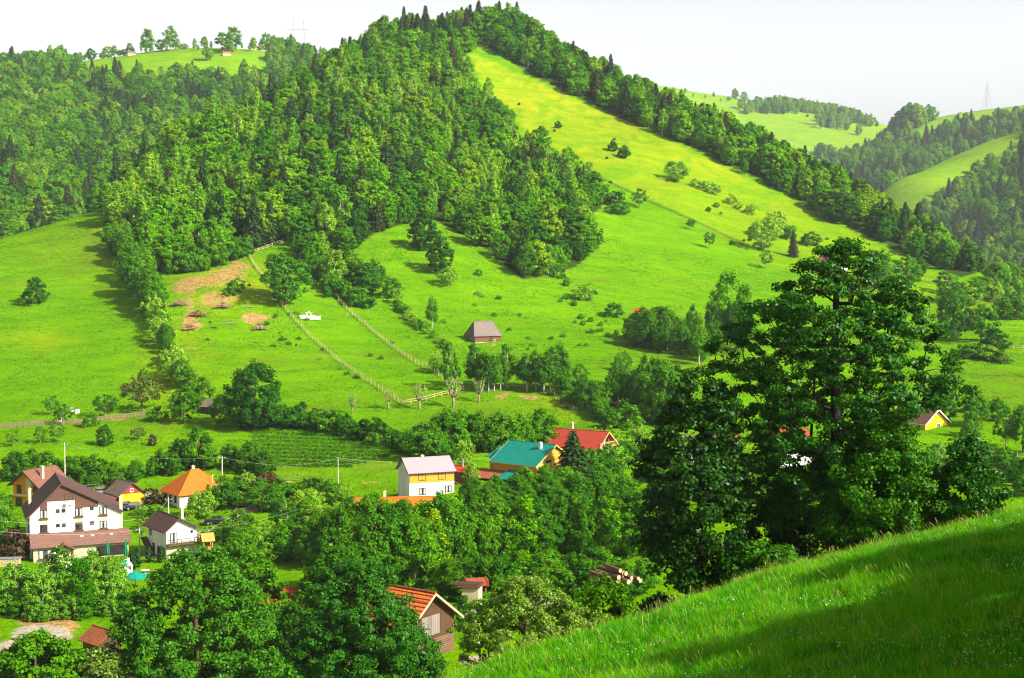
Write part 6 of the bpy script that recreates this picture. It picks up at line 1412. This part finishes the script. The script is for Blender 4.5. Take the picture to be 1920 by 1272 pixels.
# ================================================================== NEAR TREES
def big_tree(name, seed, base, H, env, n, crad, per, size, leaf, label, r0, bark=BARK_D, flat=0.6, minz=.15, lean=(0, 0), extra=None, inner=.3, top=.93, twig=.022, sun_gap=None):
    """env(h) -> (left extent, right extent, depth extent) in metres at relative height h"""
    rng = np.random.default_rng(seed); c = []
    k = rng.random(6)*6.28; mx = max(max(env(h)) for h in np.linspace(0, 1, 40))
    while len(c) < n:
        h = minz+(1-minz)*rng.random(); a = rng.random()*2*pi; l, r, d = env(h)
        R_ = (r if cos(a) > 0 else l)*cos(a)**2+d*sin(a)**2
        if rng.random() > (R_/mx)**1.0+.04: continue
        R_ *= 1+.13*sin(4*a+k[0]+11*h)+.12*sin(17*h+k[1]+2*a)
        rr = R_*(inner+(1-inner)*rng.random()**.55); c.append((rr*cos(a)+lean[0]*h, rr*sin(a)+lean[1]*h, h*H-.10*rr))
    c = np.array(c); rad = crad*(.6+.8*rng.random(n))
    V, Q = leaves(rng, c, rad, per, size, (0, 0, H*.5), flat, out=.45)
    m_ = 9; tr = [(lean[0]*t_+.02*H*sin(3*t_+k[2])*t_, lean[1]*t_+.02*H*sin(4*t_+k[3])*t_, -1+(H*top+1)*t_) for t_ in [q/m_ for q in range(m_+1)]]
    mb = grow(c, tr, r0, 5, twig)
    root = empty(name, base); tag(root, label, 'tree')
    ms = [LF[leaf]]; mi = np.zeros(len(Q), int)
    if extra: ms.append(LF[extra[0]]); mi = (rng.random(len(Q)) < extra[1]).astype(int)
    link('crown', mk_mesh(name+'_crown', V, Q, ms, mi), root); mb.build('trunk', bark, root, smooth=True); return root
def prof_env(tab, depth=.85):
    hs_ = [t[0] for t in tab]
    def f(h): l = float(np.interp(h, hs_, [t[1] for t in tab])); r = float(np.interp(h, hs_, [t[2] for t in tab])); return (l, r, depth*(l+r)/2)
    return f
def near_base(px, py, Y, which=None):
    p = at(px, py, Y); z = float(gz(np.array(p[0]), np.array(p[1]), which)); return (p[0], p[1], z)
m78 = 78*S/F
b = near_base(1570, 1075, 78); H1 = at(1570, 452, 78)[2]-b[2]
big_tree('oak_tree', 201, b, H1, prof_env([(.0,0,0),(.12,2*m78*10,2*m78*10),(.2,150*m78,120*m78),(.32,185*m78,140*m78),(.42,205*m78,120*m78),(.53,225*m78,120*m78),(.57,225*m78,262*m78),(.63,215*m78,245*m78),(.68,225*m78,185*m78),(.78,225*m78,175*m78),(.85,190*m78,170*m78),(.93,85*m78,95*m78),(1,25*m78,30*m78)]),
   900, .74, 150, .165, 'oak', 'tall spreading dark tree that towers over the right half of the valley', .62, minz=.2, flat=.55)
b = near_base(1310, 1135, 76); H2 = at(1310, 690, 76)[2]-b[2]; m76 = 76*S/F
big_tree('alder_tree', 202, b, H2, prof_env([(0,0,0),(.1,40*m76,50*m76),(.25,100*m76,95*m76),(.4,115*m76,110*m76),(.6,110*m76,120*m76),(.75,95*m76,95*m76),(.9,60*m76,55*m76),(1,15*m76,15*m76)]),
   330, .85, 110, .21, 'dark', 'darker narrow tree with straight trunk left of the tallest tree', .34, minz=.06, flat=.6)
b = near_base(1665, 1050, 74); H3 = at(1665, 785, 74)[2]-b[2]; m74 = 74*S/F
big_tree('hazel_tree', 203, b, H3, prof_env([(0,60*m74,60*m74),(.2,110*m74,100*m74),(.5,115*m74,105*m74),(.75,95*m74,80*m74),(.92,60*m74,45*m74),(1,20*m74,15*m74)]),
   330, .75, 120, .17, 'near', 'dense small leaved tree under the right boughs of the tallest tree', .2, minz=.02, flat=.8)
b = near_base(1815, 1000, 73); H4 = at(1815, 812, 73)[2]-b[2]
big_tree('hornbeam_tree', 204, b, H4, prof_env([(0,50*m74,40*m74),(.3,70*m74,68*m74),(.6,55*m74,52*m74),(.85,32*m74,30*m74),(1,8*m74,8*m74)]), 150, .7, 120, .17, 'oak', 'dark conical tree at the right end of the foreground group', .16, minz=.02, flat=.8)
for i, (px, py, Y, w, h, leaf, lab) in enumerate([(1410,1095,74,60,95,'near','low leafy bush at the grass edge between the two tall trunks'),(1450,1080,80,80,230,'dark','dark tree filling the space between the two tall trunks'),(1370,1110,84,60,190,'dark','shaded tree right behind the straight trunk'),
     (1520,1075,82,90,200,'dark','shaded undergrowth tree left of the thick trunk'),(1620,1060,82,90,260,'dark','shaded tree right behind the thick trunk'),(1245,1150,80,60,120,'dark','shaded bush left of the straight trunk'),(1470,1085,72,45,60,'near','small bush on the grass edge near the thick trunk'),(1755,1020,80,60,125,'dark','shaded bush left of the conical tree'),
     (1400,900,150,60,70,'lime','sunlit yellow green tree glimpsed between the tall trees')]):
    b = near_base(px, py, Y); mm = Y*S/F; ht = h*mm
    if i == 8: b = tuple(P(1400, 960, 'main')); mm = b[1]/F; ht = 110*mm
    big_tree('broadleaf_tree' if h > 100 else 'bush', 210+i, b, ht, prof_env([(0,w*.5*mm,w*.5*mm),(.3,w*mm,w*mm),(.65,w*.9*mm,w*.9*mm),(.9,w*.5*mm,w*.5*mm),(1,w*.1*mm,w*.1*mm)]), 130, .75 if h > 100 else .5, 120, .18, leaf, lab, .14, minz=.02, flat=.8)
# bottom trees in the valley close to the camera
def valley_tree(name, seed, px, ptop, pbot, Y, wl, wr, n, crad, per, size, leaf, label, r0=.3, base_dy=0, minz=.04, extra=None, shape=None, flat=.75):
    p = at(px, pbot, Y); z = float(gz(np.array(p[0]), np.array(p[1]), None)); H = at(px, ptop, Y)[2]-z; mm = Y*S/F
    sh_ = shape or [(0,.6,.6),(.2,.95,.95),(.45,1,1),(.7,.86,.86),(.88,.58,.58),(1,.18,.18)]
    return big_tree(name, seed, (p[0], p[1], z), H, prof_env([(h, wl*a*mm, wr*b_*mm) for h, a, b_ in sh_]), n, crad, per, size, leaf, label, r0, BARK, minz=minz, extra=extra, flat=flat)
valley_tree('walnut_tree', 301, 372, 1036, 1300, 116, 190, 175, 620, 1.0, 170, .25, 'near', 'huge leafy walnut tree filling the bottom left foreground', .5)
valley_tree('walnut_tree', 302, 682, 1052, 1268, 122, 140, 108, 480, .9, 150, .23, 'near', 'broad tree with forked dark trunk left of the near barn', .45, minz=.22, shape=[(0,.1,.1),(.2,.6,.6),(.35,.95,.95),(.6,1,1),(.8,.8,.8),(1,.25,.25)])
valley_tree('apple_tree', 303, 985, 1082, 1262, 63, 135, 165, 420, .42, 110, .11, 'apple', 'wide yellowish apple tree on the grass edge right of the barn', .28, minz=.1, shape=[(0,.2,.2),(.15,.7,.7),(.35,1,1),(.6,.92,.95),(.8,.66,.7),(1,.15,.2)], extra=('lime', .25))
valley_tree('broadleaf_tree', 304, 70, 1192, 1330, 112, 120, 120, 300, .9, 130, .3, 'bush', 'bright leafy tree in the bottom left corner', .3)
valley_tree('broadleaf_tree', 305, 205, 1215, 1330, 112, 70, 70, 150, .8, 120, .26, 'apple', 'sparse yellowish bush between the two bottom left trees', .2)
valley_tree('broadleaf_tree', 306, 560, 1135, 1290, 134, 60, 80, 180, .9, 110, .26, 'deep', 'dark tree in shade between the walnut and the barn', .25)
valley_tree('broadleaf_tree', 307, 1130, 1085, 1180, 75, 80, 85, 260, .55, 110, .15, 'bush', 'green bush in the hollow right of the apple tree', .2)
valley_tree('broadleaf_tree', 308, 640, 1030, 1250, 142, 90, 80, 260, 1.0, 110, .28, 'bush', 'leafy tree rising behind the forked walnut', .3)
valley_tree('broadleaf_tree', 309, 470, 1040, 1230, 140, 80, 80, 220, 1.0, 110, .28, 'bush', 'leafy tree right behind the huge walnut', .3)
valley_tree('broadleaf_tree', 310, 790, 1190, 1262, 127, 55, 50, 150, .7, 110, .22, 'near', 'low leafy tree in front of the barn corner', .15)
# trees on the slope beside the camera (their shade falls over the near grass)
for i, (x, y, h) in enumerate(((24, 22, 12.5), (32, 31, 12.5), (40, 39, 13), (46, 34, 13), (54, 47, 12), (18, 10, 11), (30, 8, 13), (34, 23, 12), (27, 25, 9.5), (20, 16, 13))):
    x *= S; y *= S; z = float(gz(np.array(x), np.array(y), 'fg')); put('bigleafy', x, y, z-.3, h*S*.95, 'tree on the slope right of the camera outside the photo', 'trees beside the camera', 1.25)
# ================================================================== NEAR GRASS
GRASSM = leafmat('grass_blade', (.095, .41, .001), (.095, .41, .001), .35, .1, .5)
SEEDM = leafmat('grass_seed', (.30, .30, .08), (.30, .30, .08), .3, .2, .6)
rng = np.random.default_rng(400)
def grass_patch(n, y0, y1, hmin, hmax, w, mat, name, label, seedy=False, th=None, sd=31):
    Y_ = S*np.sqrt(rng.uniform(y0*y0, y1*y1, n)); X_ = rng.uniform(-.30, .40, n)*Y_
    X_ += rng.normal(size=n)*.1
    Z_ = gz(X_, Y_, 'fg'); a, b_ = proj(X_, Y_, Z_); dens = vnoise(X_, Y_, 2.2, sd)*.5+vnoise(X_, Y_, .7, sd+1)*.5
    k = (Z_ > -5e3) & (a > -60) & (a < 1990) & (b_ < 1330) & (b_ > 900) & (gz(X_, Y_, 'main') < Z_) & ((rng.random(n) < .65+.5*dens) if th is None else (dens > th))
    X_, Y_, Z_, dens = X_[k], Y_[k], Z_[k], dens[k]; n = len(X_)
    h = (hmin+(hmax-hmin)*rng.random(n))*(1+.45*dens); th = rng.random(n)*6.28; ln = (.15+.55*rng.random(n))*h; ld = rng.random(n)*6.28
    dx = np.cos(th)*w*.5*(.7+.6*rng.random(n)); dy = np.sin(th)*w*.5
    lx = np.cos(ld)*ln-.12*h; ly = np.sin(ld)*ln
    p0 = np.stack([X_-dx, Y_-dy, Z_-.05], 1); p1 = np.stack([X_+dx, Y_+dy, Z_-.05], 1)
    if seedy: f_ = .35; g_ = 1.0
    else: f_ = .8; g_ = 1.0
    p2 = np.stack([X_+dx*f_+lx*.35, Y_+dy*f_+ly*.35, Z_+h*.6], 1); p3 = np.stack([X_-dx*f_+lx*.35, Y_-dy*f_+ly*.35, Z_+h*.6], 1)
    tw = .25 if not seedy else 1.6
    p4 = np.stack([X_+dx*tw+lx, Y_+dy*tw+ly, Z_+h], 1); p5 = np.stack([X_-dx*tw+lx, Y_-dy*tw+ly, Z_+h*(1.0)], 1)
    V = np.stack([p0, p1, p2, p3, p4, p5], 1).reshape(-1, 3); i6 = np.arange(n)[:, None]*6
    Q = np.concatenate([i6+np.array([0, 1, 2, 3]), i6+np.array([3, 2, 4, 5])], 0)
    print(name, n)
    tag(link(name, mk_mesh(name, V, Q, [mat])), label, None, kind='stuff')
grass_patch(430000, 30, 66, .18, .52, .026, GRASSM, 'meadow_grass', 'tall meadow grass on the foreground slope')
grass_patch(130000, 30, 66, .30, .70, .024, leafmat('grass_blade_yellow', (.19, .44, .002), (.19, .44, .002), .4, .1, .5), 'yellow_grass', 'yellower longer grass tufts on the foreground slope', th=.12)
grass_patch(110000, 30, 66, .15, .38, .05, leafmat('weed_blade', (.04, .23, .004), (.04, .23, .004), .3, .15, .5), 'meadow_weeds', 'broad dark weeds low in the foreground grass', th=.05, sd=44)
grass_patch(9000, 32, 66, .55, .95, .022, SEEDM, 'grass_seed_heads', 'pale seed heads standing above the foreground grass', True)
rngf = np.random.default_rng(5); n_ = 5000
Y_ = S*rngf.uniform(32, 60, n_); X_ = rngf.uniform(-.05, .38, n_)*Y_; Z_ = gz(X_, Y_, 'fg'); k = (vnoise(X_, Y_, 3, 41) > .15)
c_ = np.stack([X_[k], Y_[k], Z_[k]+.35], 1)[:1800]; V, Q = leaves(rngf, c_, np.full(len(c_), .03), 2, .05, (0, 0, -100))
tag(link('meadow_flowers', mk_mesh('meadow_flowers', V, Q, [LF['blossom']])), 'tiny white flowers scattered in the foreground grass', None, kind='stuff')
# ================================================================== COARSE GRASS ON THE HILL
rt = np.random.default_rng(71); n_ = 190000
Y_ = S*np.sqrt(rt.uniform(205**2, 470**2, n_)); X_ = rt.uniform(-.40, .40, n_)*Y_; Z_ = gz(X_, Y_, 'main'); a, b_ = proj(X_, Y_, Z_)
d_ = .5*vnoise(X_*.5, Y_, 9, 61)+.5*vnoise(X_, Y_, 2.5, 62)
k = (a > -40) & (a < 1960) & ~inpoly(a, b_, F_MAIN) & ~inpoly(a, b_, F_BELT) & (rt.random(n_) < .25+1.1*d_) & (gz(X_, Y_, 'fg') < Z_)
X_, Y_, Z_ = X_[k], Y_[k], Z_[k]; V, Q = leaves(rt, np.stack([X_, Y_, Z_+.12], 1), np.full(len(X_), .32), 4, .20, (0, 0, -900), flat=.5)
print('tufts', len(X_)); tag(link('coarse_grass', mk_mesh('coarse_grass', V, Q, [leafmat('leaf_tuft', (.085, .27, .002), (.085, .27, .002), .3, .1, .6)])), 'coarse grass tufts dotted over the hillside meadows', None, kind='stuff')
# ================================================================== HAZE
m, nt, out = nodes('haze_air'); pv_ = nt.nodes.new('ShaderNodeVolumePrincipled'); pv_.inputs['Color'].default_value = (.86, .93, 1.0, 1); pv_.inputs['Density'].default_value = HAZE
pv_.inputs['Anisotropy'].default_value = 0.0
nt.links.new(pv_.outputs[0], out.inputs['Volume'])
tag(MB().box(-5200, 5200, -300, 6600, -140, 640).build('haze', m), 'thin pale haze filling the valley air', None, kind='stuff')
